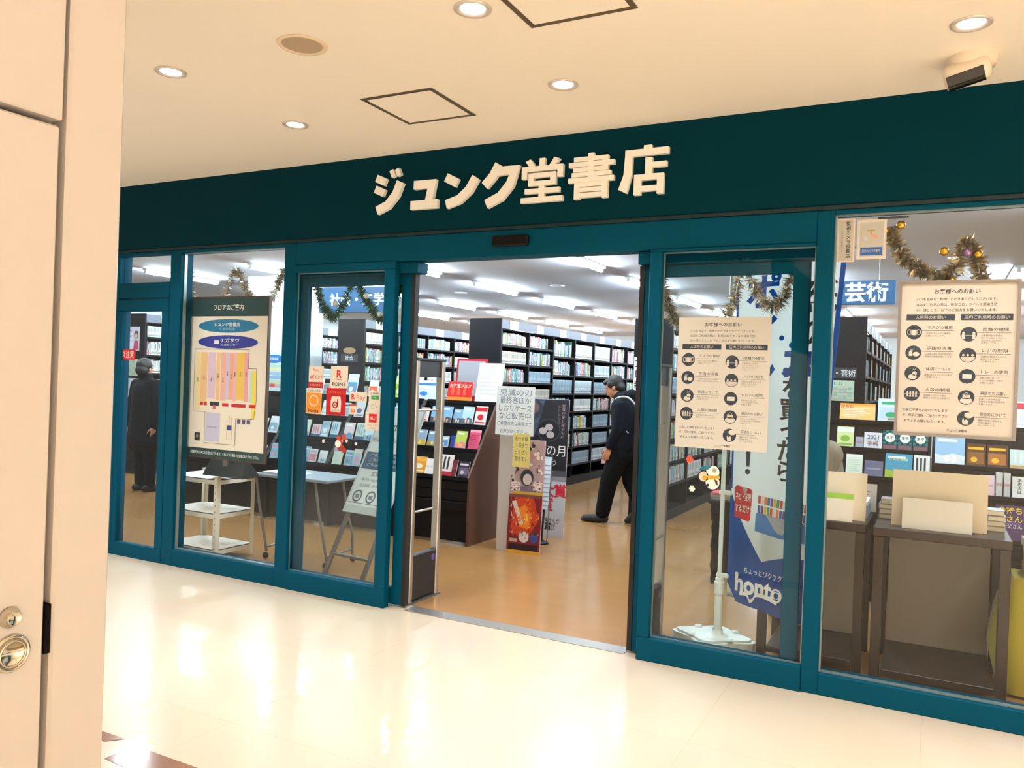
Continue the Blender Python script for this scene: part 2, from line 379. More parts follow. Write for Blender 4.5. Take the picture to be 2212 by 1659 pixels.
# --- beige service wall with a steel door, close on the left
XW, YE = -1.5, -3.30
wl = MB(); wl.box((-4.6, -9.0, 0), (XW, YE-0.62, CEIL), BEIGE)
wl.box((-4.6, YE-0.62, 0), (XW-0.05, YE, CEIL), BEIGE)
YD0, YD1, ZD = -4.30, -3.435, 2.005
wl.box((XW-0.05, YD1+0.014, 0), (XW, YE, CEIL), BEIGE, 0.006)        # jamb strip between door and corner
wl.box((XW-0.05, -9.0, ZD+0.012), (XW, YD1+0.004, CEIL), BEIGE, 0.003)
struct(wl, 'wall_left')
dd = MB(); dd.box((XW-0.040, YD0, 0.01), (XW-0.002, YD1, ZD), BEIGE, 0.004)
door = struct(dd, 'door_4')
ck = MB(); yk = -3.502; zk = 1.078
fr = frame((XW-0.002, 0, 0), (0, 1, 0), (0, 0, 1))
ck.lathe([(0.0, 0.0), (0.0195, 0.0), (0.0195, 0.005), (0.0165, 0.010), (0.0130, 0.018), (0.0120, 0.019), (0.0105, 0.0175), (0.0, 0.0175)], (XW-0.002, yk, zk), STEEL, 36, 'x')
ck = ck.build('lock_cylinder', door); MB().box((XW+0.0150, yk-0.0012, zk-0.004), (XW+0.0158, yk+0.0012, zk+0.004), BLACK).build('keyway', ck)
rg = MB(); yr = -3.497; zr = 1.010
rg.lathe([(0.0, 0.001), (0.0265, 0.001), (0.0275, 0.004), (0.0285, 0.0065), (0.033, 0.0065), (0.035, 0.004), (0.0355, 0.0)], (XW-0.002, yr, zr), STEEL, 48, 'x')
rg = rg.build('pull_plate', door)
ri = MB(); ri.tube([(XW+0.0055, yr+0.0235*math.cos(a), zr+0.0235*math.sin(a)) for a in [2*math.pi*k/40 for k in range(40)]], 0.0022, STEEL, 8, closed=True)
ri.bar((XW+0.006, yr-0.024, zr+0.003), (XW+0.006, yr+0.024, zr+0.003), 0.004, 0.003, STEEL)
ri.build('pull_ring', rg)
MB().box((XW-0.03, YD1+0.002, 0.99), (XW-0.001, YD1+0.013, 1.085), P('#0d0807', 0.8, spec=.1)).build('latch_slot', door)

# ------------------------------------------------------------------ things on the mall ceiling
LENS = emit_mat('downlight_lens', (1.0, 0.95, 0.86), 9.0)
RIM = P('#d9cfc4', 0.35, 0.3, name='downlight_rim')
LBL = {(-3.40, -1.655): 'round recessed downlight with bright lens, nearest the corner of the beige service wall',
       (-3.40, -0.775): 'small round downlight in the ceiling close to the fascia, left of the square hatch',
       (-1.67, -1.655): 'round downlight at the top edge of the photo beside the cut-off ceiling hatch',
       (-1.67, -0.775): 'round downlight in the ceiling above the shop sign lettering',
       (0.08, -0.775): 'round downlight in the ceiling just before the white security camera'}
dl0 = None
for (x, y) in DOWNS:
    if dl0 is None:
        dl = thing('downlight', 'x', 'ceiling light', (x, y, CEIL))
        MB().lathe([(0.050, -0.001), (0.053, -0.004), (0.066, -0.008), (0.074, -0.007), (0.076, -0.001)], (x, y, CEIL), RIM).build('trim_ring', dl)
        MB().lathe([(0.0, -0.0035), (0.03, -0.0035), (0.0495, -0.0025)], (x, y, CEIL), LENS, 32).build('lens', dl)
        dl0 = dl
    else:
        dl = copy_tree(dl0); dl.location = (x, y, CEIL)
    if (x, y) in LBL: dl['label'] = LBL[(x, y)]; dl['group'] = 'downlights in the mall ceiling'
    else: dl['label'] = 'unseen round downlight, from the continued ceiling rows and the added fill lamps'; dl['group'] = 'downlights outside the picture'
sp = thing('ceiling_speaker', 'round flat speaker grille with pale rim in the mall ceiling', 'speaker', (-2.555, -1.65, CEIL))
MB().lathe([(0.088, -0.002), (0.092, -0.006), (0.108, -0.007), (0.112, -0.001)], (-2.555, -1.65, CEIL), P('#e5cfb0', 0.6)).build('rim', sp)
MB().lathe([(0.0, -0.004), (0.088, -0.004)], (-2.555, -1.65, CEIL), P('#b29c82', 0.7, vary=0.15, scale=250)).build('grille', sp)
HATM = P('#6f5f4a', 0.4, 0.5, name='hatch_frame')
def hatch(x0, y0, x1, y1, label):
    t = thing('access_hatch', label, 'ceiling hatch', ((x0+x1)/2, (y0+y1)/2, CEIL), 'ceiling access hatches')
    m_ = MB(); k = 0.024; z0, z1 = CEIL-0.004, CEIL-0.0005
    m_.box((x0, y0, z0), (x1, y0+k, z1), HATM); m_.box((x0, y1-k, z0), (x1, y1, z1), HATM); m_.box((x0, y0+k, z0), (x0+k, y1-k, z1), HATM); m_.box((x1-k, y0+k, z0), (x1, y1-k, z1), HATM)
    m_.build('frame', t); MB().box((x0+k, y0+k, CEIL-0.003), (x1-k, y1-k, CEIL-0.0005), CEILM).build('panel', t)
hatch(-2.755, -0.985, -2.305, -0.535, 'square ceiling access hatch with dark frame, whole, above the shop sign')
hatch(-1.53, -1.86, -1.07, -1.41, 'square ceiling access hatch cut off by the top edge of the photo')
# bullet-dome camera under the ceiling
sx, sy = 0.095, -0.40
sc_ = thing('security_camera', 'white rounded security camera with black window on ceiling by the fascia', 'security camera', (sx, sy, CEIL))
WPL = P('#eadcc8', 0.35, name='camera_plastic')
MB().lathe([(0.098, 0.0), (0.099, -0.012), (0.096, -0.03), (0.090, -0.045), (0.0, -0.046)], (sx, sy, CEIL), WPL, 40).build('base', sc_)
hd = MB(); R_ = Matrix.Translation((sx-0.016, sy-0.03, CEIL-0.072)) @ Matrix.Rotation(math.radians(-6), 4, 'Z') @ Matrix.Rotation(math.radians(-13), 4, 'Y') @ Matrix.Rotation(math.radians(14), 4, 'X')
hd.at(R_); N = 24
prof = [(0.086*math.cos(math.pi*2*j/N), 0.056*math.sin(math.pi*2*j/N)) for j in range(N)]
Vv = []; Ff = []
for i, (xx, k) in enumerate([(-0.09, 0.5), (-0.085, 0.8), (-0.07, 0.97), (-0.04, 1), (0.04, 1), (0.07, 0.97), (0.085, 0.8), (0.09, 0.5)]):
    Vv += [(xx, p[0]*0.8*k, p[1]*k) for p in prof]
for i in range(7): Ff += [(i*N+j, (i+1)*N+j, (i+1)*N+(j+1) % N, i*N+(j+1) % N) for j in range(N)]
Ff += [tuple(range(N)), tuple(range(8*N-1, 7*N-1, -1))]
hd.add(Vv, Ff, WPL, True); hd = hd.build('head', sc_)
wn = MB().at(R_); Vv = []
for xx in (-0.080, 0.062): Vv += [(xx, -0.0715*math.cos(a), -0.0585*math.sin(a)) for a in [math.radians(q) for q in range(-2, 76, 7)]]
nn = len(Vv)//2
wn.add(Vv, [(i, i+1, nn+i+1, nn+i) for i in range(nn-1)], P('#0b0b0c', 0.08, coat=0.5), True); wn.build('window', hd)

# ------------------------------------------------------------------ shop sign and sensor on the front
SIGNM = P('#fffaf2', 0.5, vary=0.03, scale=5, name='sign_letter_face')
sg = thing('shop_sign', 'raised cream shop name letters on the dark teal fascia', 'sign', (-2.37, -0.03, 2.64))
# each letter: x0, x1, z0, z1 on the fascia; drawn as heavy strokes in a unit box
def strokes(ch):
    if ch == 'ji': return [[(.03, .84), (.33, .72)], [(.0, .57), (.30, .45)], [(.07, .03), (.42, .15), (.68, .40), (.82, .70)], [(.52, 1.0), (.60, .84)], [(.70, 1.02), (.78, .86)]]
    if ch == 'yu': return [[(.10, .88), (.78, .88), (.66, .14)], [(.0, .10), (1.0, .10)]]
    if ch == 'n': return [[(.03, .88), (.38, .68)], [(.06, .06), (.45, .18), (.75, .45), (.95, .80)]]
    if ch == 'ku': return [[(.45, 1.0), (.28, .72), (.03, .48)], [(.34, .82), (.93, .82), (.80, .46), (.52, .17), (.10, .0)]]
KL = {'ji': (-3.36, -3.095, 2.638, 2.905), 'yu': (-3.07, -2.848, 2.645, 2.812), 'n': (-2.812, -2.556, 2.638, 2.848), 'ku': (-2.528, -2.28, 2.632, 2.872)}
for ch, (x0, x1, z0, z1) in KL.items():
    m_ = MB().at(frame((x0, -0.03, z0))); W_, H_ = x1-x0, z1-z0
    for st in strokes(ch):
        pts = [Vector((a*W_*0.93+0.01, b*H_)) for a, b in st]; th = 0.056 if len(st) > 1 and ch != 'ji' or len(st) > 2 else 0.050
        if ch == 'ji' and st[0][1] >= 1.0: th = 0.030
        L = []; Rr = []
        for i, p in enumerate(pts):
            if i == 0: d = (pts[1]-p).normalized(); k = 1
            elif i == len(pts)-1: d = (p-pts[i-1]).normalized(); k = 1
            else:
                d1_ = (p-pts[i-1]).normalized(); d2_ = (pts[i+1]-p).normalized(); d = (d1_+d2_).normalized(); k = min(1.5, 1/max(0.4, d.dot(d1_)))
            n_ = Vector((-d.y, d.x))*th/2*k; L.append(p+n_); Rr.append(p-n_)
        for i in range(len(pts)-1):
            q = [Rr[i], Rr[i+1], L[i+1], L[i]]
            m_.prism([tuple(a) for a in q], 0.0, 0.028+0.0004*len(m_.f)/6, SIGNM)
    m_.build('letter', sg)
for ch, x0, x1, z0, z1 in (('堂', -2.255, -1.98, 2.620, 2.882), ('書', -1.945, -1.662, 2.618, 2.882)):
    V, F, a0, a1, b0, b1 = text_geo(ch, 0.022)
    m_ = MB().at(frame((x0, -0.03, z0)) @ Matrix.Diagonal(((x1-x0)/(a1-a0), (z1-z0)/(b1-b0), 1, 1)) @ Matrix.Translation((-a0, -b0, 0)))
    ed = set()
    for f in F:
        for i in range(len(f)): ed.add((f[i], f[(i+1) % len(f)]))
    n_ = len(V); D = 0.028
    m_.add([(v[0], v[1], 0) for v in V]+[(v[0], v[1], D) for v in V], [tuple(i+n_ for i in f) for f in F]+[(a, b, b+n_, a+n_) for a, b in ed if (b, a) not in ed], SIGNM)
    m_.build('letter', sg)
m_ = MB().at(frame((-1.632, -0.03, 2.622))); W_, H_ = 0.287, 0.271
def bx_(a, b, c, d, k): m_.prism([(a*W_, b*H_), (c*W_, b*H_), (c*W_, d*H_), (a*W_, d*H_)], 0, .028+.0003*k, SIGNM)
bx_(.12, .79, 1.0, .93, 0); bx_(.50, .93, .66, 1.0, 1); m_.prism([(.12*W_, .79*H_), (.27*W_, .79*H_), (.27*W_, .42*H_), (.17*W_, .03*H_), (.0, .12*H_), (.10*W_, .42*H_)], 0, .0286, SIGNM)
bx_(.54, .40, .68, .74, 2); bx_(.68, .53, .97, .64, 3); bx_(.32, .28, .92, .40, 4); bx_(.32, .02, .46, .28, 5); bx_(.79, .02, .92, .28, 6); bx_(.46, .05, .79, .16, 7); bx_(.32, -.02, .46, .02, 5); bx_(.79, -.02, .92, .02, 6)
m_.build('letter', sg)
se = thing('door_sensor', 'black box sensor on the teal header over the doorway', 'sensor', (-2.335, 0, 2.405))
MB().box((-2.46, -0.035, 2.372), (-2.212, 0.0, 2.438), P('#100b0b', 0.5, spec=.2), 0.008).build('housing', se)
MB().box((-2.45, -0.0365, 2.382), (-2.222, -0.035, 2.428), P('#0a0707', 0.3, spec=.2)).build('lens_cover', se)
# ------------------------------------------------------------------ printed notices on the glass
NAVY = P('#2c3641', 0.5, name='notice_ink')
def icon(p, u, v, r, k):
    w1, w2 = 0.0012, 0.0018; L = PAPER
    p.ell(u, v, r, r, w1, NAVY, 30)
    if k == 'mask':
        p.poly([(u-r*.5, v+r*.32), (u+r*.5, v+r*.32), (u+r*.45, v-r*.3), (u+r*.2, v-r*.42), (u-r*.2, v-r*.42), (u-r*.45, v-r*.3)], w2, L); p.ring(u-r*.58, v, r*.2, r*.27, w2, L, 16, 1.4); p.ring(u+r*.58, v, r*.2, r*.27, w2, L, 16, 1.4)
    elif k == 'wash':
        p.rect(u-r*.55, v-r*.45, u-r*.12, v+r*.15, w2, L); p.rect(u-r*.42, v+r*.15, u-r*.25, v+r*.4, w2, L); p.rect(u-r*.42, v+r*.34, u-r*.05, v+r*.42, w2, L); p.ell(u+r*.35, v-r*.2, r*.42, r*.32, w2, L, 16)
    elif k == 'cough':
        p.ell(u, v-r*.5, r*.55, r*.36, w2, L, 18); p.ell(u+r*.25, v-r*.02, r*.3, r*.3, w2, L, 18); p.line((u+r*.0, v+r*.4), (u+r*.12, v+r*.65), r*.05, w2, L); p.line((u+r*.25, v+r*.42), (u+r*.35, v+r*.68), r*.05, w2, L)
    elif k == 'crowd':
        for i in range(4):
            for j in (-1, 1):
                x = u+r*(-.54+.36*i); p.ell(x, v+r*(.28 if j > 0 else -.1), r*.1, r*.1, w2, L, 10); p.rect(x-r*.12, v+r*(.02 if j > 0 else -.42), x+r*.12, v+r*(.16 if j > 0 else -.2), w2, L)
        p.rect(u-r*.95, v-r*.04, u+r*.95, v+r*.0, w2, L)
    elif k == 'dist':
        for j in (-1, 1): p.ell(u+j*r*.62, v+r*.18, r*.17, r*.17, w2, L, 14); p.rect(u+j*r*.62-r*.2, v-r*.66, u+j*r*.62+r*.2, v-r*.02, w2, L)
        p.rect(u-r*.35, v-r*.17, u+r*.35, v-r*.12, w2, L)
    elif k == 'till':
        p.ell(u, v-r*.2, r*.86, r*.7, w2, P('#b9b4ab'), 24, math.pi, 2*math.pi)
        for x in (-.55, 0, .55): p.ell(u+r*x, v+r*.02, r*.15, r*.15, w2, L, 12)
    elif k == 'tray': p.rect(u-r*.55, v-r*.32, u+r*.55, v+r*.28, w2, P('#d4cec2')); p.rect(u-r*.42, v-r*.18, u+r*.42, v+r*.14, w2+.0004, L)
    elif k == 'bag': p.rect(u-r*.45, v-r*.2, u+r*.45, v+r*.35, w2, L); p.ell(u, v-r*.45, r*.75, r*.42, w2, L, 20); p.ring(u, v+r*.42, r*.18, r*.25, w2, L, 14)
    elif k == 'pack': p.ell(u+r*.4, v+r*.45, r*.55, r*.4, w2, L, 18); p.poly([(u-r*.3, v-r*.85), (u+r*.3, v-r*.85), (u+r*.3, v-r*.3), (u+r*.1, v-r*.1), (u-.1*r, v-r*.35), (u-r*.25, v+r*.05), (u-r*.4, v-r*.3)], w2, L)
def notice(p, W, H):
    """the request-to-customers sheet; (0,0) is its lower left corner"""
    w = 0.0012; X = lambda a: a*W; Y = lambda b: H*(1-b)
    p.text('お客様へのお願い', X(.49), Y(.054), H*.031, w, NAVY, width=W*.40, bold=.012)
    for i, t in enumerate(('いつも当店をご利用いただきありがとうございます。', '当店をご利用の際は、新型コロナウイルス感染予防', 'の一環として、以下のご協力をお願いいたします。')):
        p.text(t, X(.485), Y(.105+.036*i), H*.019, w, NAVY, width=W*.70)
    p.rect(X(.05), Y(.245), X(.48), Y(.205), w, NAVY); p.rect(X(.53), Y(.245), X(.97), Y(.205), w, NAVY)
    p.text('入店時のお願い', X(.265), Y(.225), H*.024, w+.0006, PAPER, maxw=W*.3); p.text('店内ご利用時のお願い', X(.75), Y(.225), H*.024, w+.0006, PAPER, maxw=W*.38)
    lft = [('mask', 'マスクの着用', ('店内ではマスクの着用を', 'お願いいたします。')), ('wash', '手指の消毒', ('入店時に備え付けの消毒液で', '手指の消毒をお願いします。')), ('cough', '体調について', ('体調のすぐれない方の入店は', 'ご遠慮ください。')), ('crowd', '人数の制限', ('混雑時は入店の人数を', '制限させていただきます。'))]
    rgt = [('dist', '距離の確保', ('お客様同士の距離を', 'あけてお並びください。', '足元の印に合わせて', 'お待ちください。')), ('till', 'レジの制限', ('混雑時は使用するレジを', '制限しております。', 'ご了承ください。')), ('tray', 'トレーの使用', ('金銭の受け渡しは', 'トレーの使用にご協力', 'お願いします。')), ('bag', '袋詰めのお願い', ('お買い上げの商品は', 'お客様ご自身で袋詰めを', 'お願いします。')), ('pack', '荷詰めについて', ('書籍の包装と荷詰めは', '手袋を着用して', '行っております。'))]
    for c0, items, st in ((.05, lft, .138), (.53, rgt, .138)):
        for i, (ic, ti, sub) in enumerate(items):
            r = W*.072; cy = .325+st*i+(.012 if c0 > .5 else 0)
            icon(p, X(c0)+r, Y(cy), r, ic)
            p.text(ti, X(c0+.30), Y(cy-.032), H*.024, w, NAVY, width=W*.22)
            p.rect(X(c0)+2*r, Y(cy-.010)-H*.0009, X(c0+.43), Y(cy-.010)+H*.0009, w, NAVY)
            for k, t in enumerate(sub): p.text(t, X(c0+.18), Y(cy+.008+.016*k), H*.0125, w, INKG, 'L', maxw=W*.24)
    for i, t in enumerate(('大変ご不便をおかけいたします', 'が、何卒ご理解、ご協力ください', 'ますようお願いいたします。')): p.text(t, X(.245), Y(.845+.037*i), H*.0195, w, NAVY, width=W*(.40 if i < 2 else .37))
    p.text('ジュンク堂書店', X(.53), Y(.972), H*.016, w, NAVY, bold=.01)
# cream sheet behind the glass of the right fixed pane
n1 = MB(); n1.at(frame((-1.276, 0.031, 1.214))); n1.box((0, 0, 0), (0.5, 0.72, 0.001), PAPER); notice(n1, 0.5, 0.72)
tag(n1.build('notice_sheet', loc=(-1.026, 0.031, 1.214)), 'cream notice sheet on the pane right of the doorway, black icons and requests, no frame', 'notice', 'request notices')
# the framed one outside the big window
nf = thing('framed_notice', 'cream notice in a grey frame on the big window, with nine round black icons', 'notice', (0.085, 0.0, 1.352), 'request notices')
FRM = P('#8f8a88', 0.3, 0.6, name='notice_frame')
f_ = MB(); x0, x1, z0, z1 = -0.170, 0.342, 1.352, 2.104; k = 0.014
f_.box((x0, -0.014, z0), (x1, -0.002, z0+k), FRM); f_.box((x0, -0.014, z1-k), (x1, -0.002, z1), FRM); f_.box((x0, -0.014, z0+k), (x0+k, -0.002, z1-k), FRM); f_.box((x1-k, -0.014, z0+k), (x1, -0.002, z1-k), FRM)
nfr = f_.build('frame', nf)
f_ = MB(); f_.at(frame((x0+k, -0.004, z0+k))); W_, H_ = x1-x0-2*k, z1-z0-2*k; f_.box((0, 0, -0.002), (W_, H_, 0.0005), P('#c4bdb2', 0.6, spec=.2)); notice(f_, W_, H_); f_.build('sheet', nf)
MB().box((-0.20, -0.006, 1.42), (-0.171, -0.001, 1.43), FRM).build('clip', nfr)

# ------------------------------------------------------------------ stickers on the glass (outside face)
def sticker(name, label, cat, x0, x1, z0, z1, base, fn, y=0.030, group=None):
    m_ = MB().at(frame((x0, y, z0))); W, H = x1-x0, z1-z0
    m_.box((0, 0, 0), (W, H, 0.0008), base); fn(m_, W, H)
    return tag(m_.build(name, loc=((x0+x1)/2, y, z0)), label, cat, group)
PAYG = 'payment and point card stickers'
CRM = P('#d9cdbb', 0.5, name='sticker_white'); ORG = P('#f08a1c', 0.4, name='sticker_orange'); GRN = P('#1f9a52', 0.4, name='sticker_green')
def s1(p, W, H): p.text('Point', W*.5, H*.83, H*.16, .001, RED); p.text('dポイント', W*.52, H*.5, H*.22, .001, REDD, maxw=W*.85, bold=.02); p.rect(0, 0, W, H*.27, .001, REDD); p.text('たまる つかえる', W*.5, H*.14, H*.12, .0015, CRM, maxw=W*.8)
sticker('point_sticker', 'small white and red point card sticker, top one beside the stile', 'sticker', -3.945, -3.81, 1.445, 1.60, CRM, s1, group=PAYG)
def s2(p, W, H): p.text('R', W*.5, H*.66, H*.46, .001, RED, bold=.03); p.rect(W*.36, H*.37, W*.64, H*.395, .001, RED); p.text('POINT', W*.5, H*.18, H*.22, .001, INK, width=W*.8, bold=.015)
sticker('point_sticker', 'white sticker with a big red R over the word POINT', 'sticker', -3.745, -3.595, 1.452, 1.605, CRM, s2, group=PAYG)
def s3(p, W, H):
    p.rect(W*.03, H*.03, W*.97, H*.82, .001, ORG); p.text('使える たまる', W*.5, H*.91, H*.11, .001, INK, width=W*.8, bold=.01)
    p.ell(W*.5, H*.52, W*.30, H*.23, .0013, CRM); p.ell(W*.5, H*.52, W*.24, H*.18, .0016, ORG); p.text('Ponta', W*.5, H*.13, H*.17, .0013, INK, width=W*.66, bold=.02)
sticker('point_sticker', 'orange point card sticker with a pale ring and dark word at its foot', 'sticker', -3.962, -3.822, 1.262, 1.442, CRM, s3, group=PAYG)
def s4(p, W, H):
    p.poly([(W*.25, H*.12), (W*.75, H*.12), (W*.77, H*.5), (W*.72, H*.7), (W*.28, H*.7), (W*.23, H*.5)], .001, CRM); p.ring(W*.46, H*.38, W*.085, W*.14, .0014, REDD); p.ell(W*.46, H*.38, W*.03, W*.03, .0014, REDD); p.rect(W*.56, H*.31, W*.61, H*.6, .0014, REDD)
    p.text('dポイント', W*.5, H*.18, H*.08, .0014, INK); p.text('たまります つかえます', W*.5, H*.85, H*.09, .001, ORG, maxw=W*.8)
sticker('point_sticker', 'square deep red sticker with a white tag shape and ringed d', 'sticker', -3.778, -3.605, 1.262, 1.45, REDD, s4, group=PAYG)
def s5(p, W, H): p.text('R', W*.22, H*.5, H*.66, .001, RED, bold=.03); p.text('Pay', W*.66, H*.48, H*.6, .001, P('#d26a5e'), width=W*.5)
sticker('payment_sticker', 'wide pale sticker reading R Pay in red letters', 'sticker', -3.575, -3.425, 1.365, 1.432, CRM, s5, group=PAYG)
def s6(p, W, H): p.rect(0, H*.84, W, H, .001, P('#d2472e')); p.text('au', W*.5, H*.45, H*.5, .001, P('#e0561f'), bold=.03); p.text('PAY', W*.5, H*.14, H*.2, .001, INKG)
sticker('payment_sticker', 'little white and orange payment sticker below the R Pay one', 'sticker', -3.575, -3.51, 1.275, 1.345, CRM, s6, group=PAYG)
def s7(p, W, H): p.text('LINE', W*.5, H*.89, H*.10, .001, INK, width=W*.6, bold=.02); p.rect(W*.2, H*.60, W*.82, H*.79, .001, GRN); p.text('Pay', W*.51, H*.70, H*.13, .0014, CRM); p.text('pay', W*.5, H*.42, H*.09, .001, P('#6fae86')); p.ring(W*.34, H*.25, W*.08, W*.13, .001, P('#6fae86')); p.text('Pay', W*.66, H*.25, H*.08, .001, INKG)
sticker('payment_sticker', 'tall white sticker with LINE over a green Pay box, near the stile', 'sticker', -3.408, -3.305, 1.302, 1.442, CRM, s7, group=PAYG)
def s8(p, W, H): p.rect(W*.24, H*.42, W*.76, H*.90, .001, RED); p.text('d払い', W*.5, H*.66, H*.2, .0014, CRM, maxw=W*.42, bold=.02); p.text('がつかえます', W*.5, H*.26, H*.09, .001, INKG, width=W*.66); p.text('ご利用OK', W*.5, H*.11, H*.08, .001, INKG, width=W*.45)
sticker('payment_sticker', 'white sticker with a rounded red square, lowest of the column near the stile', 'sticker', -3.432, -3.305, 1.178, 1.300, CRM, s8, group=PAYG)
PINKW = P('#e8d2c4', 0.4)
def s9(p, W, H):
    k = W*.08; p.rect(k, H*.03, W-k, H*.97, .001, PAPER); p.vtext('監視カメラ設置店', W*.63, H*.89, H*.095, .0014, INK, 1.12, .015); p.vtext('この店舗は録画中です', W*.28, H*.72, H*.045, .0014, INKG, 1.15)
sticker('camera_notice', 'narrow upright pink edged notice with vertical writing, at the window top corner', 'sticker', -0.468, -0.385, 2.215, 2.436, PINKW, s9, y=0.046)
def s10(p, W, H):
    p.rect(W*.05, H*.04, W*.95, H*.96, .001, P('#d8dde4')); p.rect(W*.09, H*.07, W*.91, H*.93, .0013, PAPER); p.ring(W*.5, H*.62, W*.33, W*.38, .0016, P('#b9bcc6')); p.rect(W*.13, H*.10, W*.87, H*.30, .0016, P('#2a63b0')); p.text('防犯カメラ作動中', W*.5, H*.21, H*.075, .002, CRM, width=W*.62)
    p.rect(W*.34, H*.70, W*.60, H*.73, .002, P('#b3925a')); p.rect(W*.46, H*.62, W*.50, H*.70, .002, P('#b3925a')); p.poly([(W*.47, H*.57), (W*.70, H*.50), (W*.72, H*.58), (W*.5, H*.65)], .002, P('#d5a79b')); p.ell(W*.30, H*.52, W*.06, H*.05, .002, P('#c6cbd6'))
sticker('camera_notice', 'rounded white and blue camera sticker on the big window beside the upright notice', 'sticker', -0.375, -0.238, 2.225, 2.428, CRM, s10, y=0.046)
sticker('warning_sticker', 'thin dark strip of small writing at the very top of the big window', 'sticker', -0.28, -0.14, 2.425, 2.436, P('#3c3c40'), lambda p, W, H: None, y=0.046)
def s11(p, W, H): p.text('ガラス注意', W*.5, H*.5, H*.7, .001, CRM, width=W*.86, bold=.02)
sticker('warning_sticker', 'red glass warning sticker with white writing on the far left door', 'sticker', -6.06, -5.775, 1.605, 1.69, RED, s11, y=0.018)
# Christmas window clings
def disc(p, u, v, r, w, m, n=20): p.ell(u, v, r, r, w, m, n)
s = MB().at(frame((-1.06, 0.029, 0.985))); K = P('#15191a'); SNW = P('#efe9dc', 0.5); TQ = P('#1d6d82'); GD = P('#c39a2c'); BRN = P('#6a2a1e')
disc(s, .0, .045, .045, .0004, K); disc(s, -.045, .075, .034, .0004, K); disc(s, .005, .10, .042, .0004, K)
disc(s, .004, .046, .038, .0008, SNW); disc(s, -.045, .075, .028, .0008, P('#cbbfae')); disc(s, .003, .103, .036, .0008, SNW); s.poly([(-.022, .115), (-.075, .108), (-.06, .128), (-.03, .135), (.0, .138)], .0011, TQ)
s.poly([(-.03, .082), (.04, .086), (.045, .068), (-.02, .060)], .0012, GD); disc(s, -.04, .068, .013, .0012, GD); s.poly([(.012, .066), (.03, .058), (.034, .03), (.022, .036)], .0012, BRN); disc(s, .012, .112, .012, .0011, P('#9aa08f')); disc(s, -.022, .03, .008, .0012, K)
tag(s.build('window_cling', loc=(-1.06, 0.029, 0.985)), 'snowman window cling with teal cap and gold scarf under the cream notice sheet', 'window cling', 'Christmas window clings')
def flake(x, z, r, m, label, petals=6):
    p = MB().at(frame((x, 0.029, z)))
    for i in range(petals):
        a = 2*math.pi*i/petals; p.ell(.62*r*math.cos(a), .62*r*math.sin(a), r*.36, r*.36, .0005+.00005*i, m, 12)
    p.ell(0, 0, r*.45, r*.45, .001, m, 14); tag(p.build('window_cling', loc=(x, 0.029, z)), label, 'window cling', 'Christmas window clings')
flake(-1.187, 1.148, .022, P('#e2503a'), 'round red flower cling hanging under the left corner of the cream notice'); flake(-1.168, 0.987, .018, SNW, 'white star flake cling left of the snowman cling')
c = MB().at(frame((-3.63, 0.029, 0.98)))
for (u, v, r, m) in ((-.01, .10, .022, P('#b33024')), (.02, .135, .020, P('#c4402c')), (-.025, .125, .018, P('#c4402c')), (-.03, .085, .026, SNW), (.0, .105, .014, SNW), (.0, .06, .026, P('#a12a20')), (.025, .045, .02, P('#a12a20')), (.045, .11, .012, P('#d9b8c0')), (-.045, .045, .016, P('#8f8fae'))): c.ell(u, v, r, r, .0005+abs(u)*.004+v*.003, m, 18)
tag(c.build('window_cling', loc=(-3.63, 0.029, 0.98)), 'red and white ornament cling on the pane left of the doorway', 'window cling', 'Christmas window clings')
flake(-3.505, 1.075, .012, SNW, 'tiny white flake cling right of the red ornament cling'); flake(-3.79, 1.075, .015, P('#e6d6cc'), 'pale pink flower cling left of the red ornament cling', 5)

# ------------------------------------------------------------------ tinsel garlands on the glass
def spline(pts, n):
    out = []; P_ = [Vector(p) for p in pts]; P_ = [2*P_[0]-P_[1]]+P_+[2*P_[-1]-P_[-2]]
    for i in range(1, len(P_)-2):
        a, b, c_, d = P_[i-1:i+3]
        for k in range(n):
            t = k/n; out.append(0.5*((2*b)+(c_-a)*t+(2*a-5*b+4*c_-d)*t*t+(3*b-a-3*c_+d)*t**3))
    out.append(P_[-2]); return out
def garland(name, label, pts, cols, rad, cnt, width, baubles=(), bl=None):
    rnd = random.Random(len(label)); m_ = MB(); S = spline(pts, 12)
    t = thing(name, label, 'tinsel garland', S[len(S)//2], 'Christmas garlands')
    m_.tube(S[::3]+[S[-1]], 0.004, cols[0], 6)
    V = {c_: ([], []) for c_ in cols}
    for i in range(cnt):
        q = rnd.random()*(len(S)-1.001); j = int(q); p = S[j].lerp(S[j+1], q-j); d = (S[j+1]-S[j]).normalized()
        r = Vector((rnd.gauss(0, 1), rnd.gauss(0, 0.55), rnd.gauss(0, 1))); r = (r-d*r.dot(d)*.6).normalized(); L = rad*(0.45+0.6*rnd.random())
        e = p+r*L+Vector((0, 0, -L*0.15)); n_ = r.cross(Vector((rnd.gauss(0, 1), rnd.gauss(0, 1), rnd.gauss(0, 1)))).normalized()*width*(0.6+0.8*rnd.random())
        mid = p.lerp(e, .5)+n_*0.6
        vv, ff = V[rnd.choice(cols)]; b = len(vv); vv += [tuple(p-n_*.5), tuple(p+n_*.5), tuple(mid+n_*.5), tuple(mid-n_*.5), tuple(e)]; ff += [(b, b+1, b+2, b+3), (b+3, b+2, b+4)]
    for c_ in cols: m_.add(V[c_][0], V[c_][1], c_)
    m_.build('tinsel', t)
    for (x, y, z, r, m) in baubles:
        q = MB(); q.lathe([(0.0, -r)]+[(r*math.cos(a), r*math.sin(a)) for a in [math.radians(k) for k in range(-75, 90, 15)]]+[(0, r)], (x, y, z), m, 14); q.build('bauble', t)
    return t
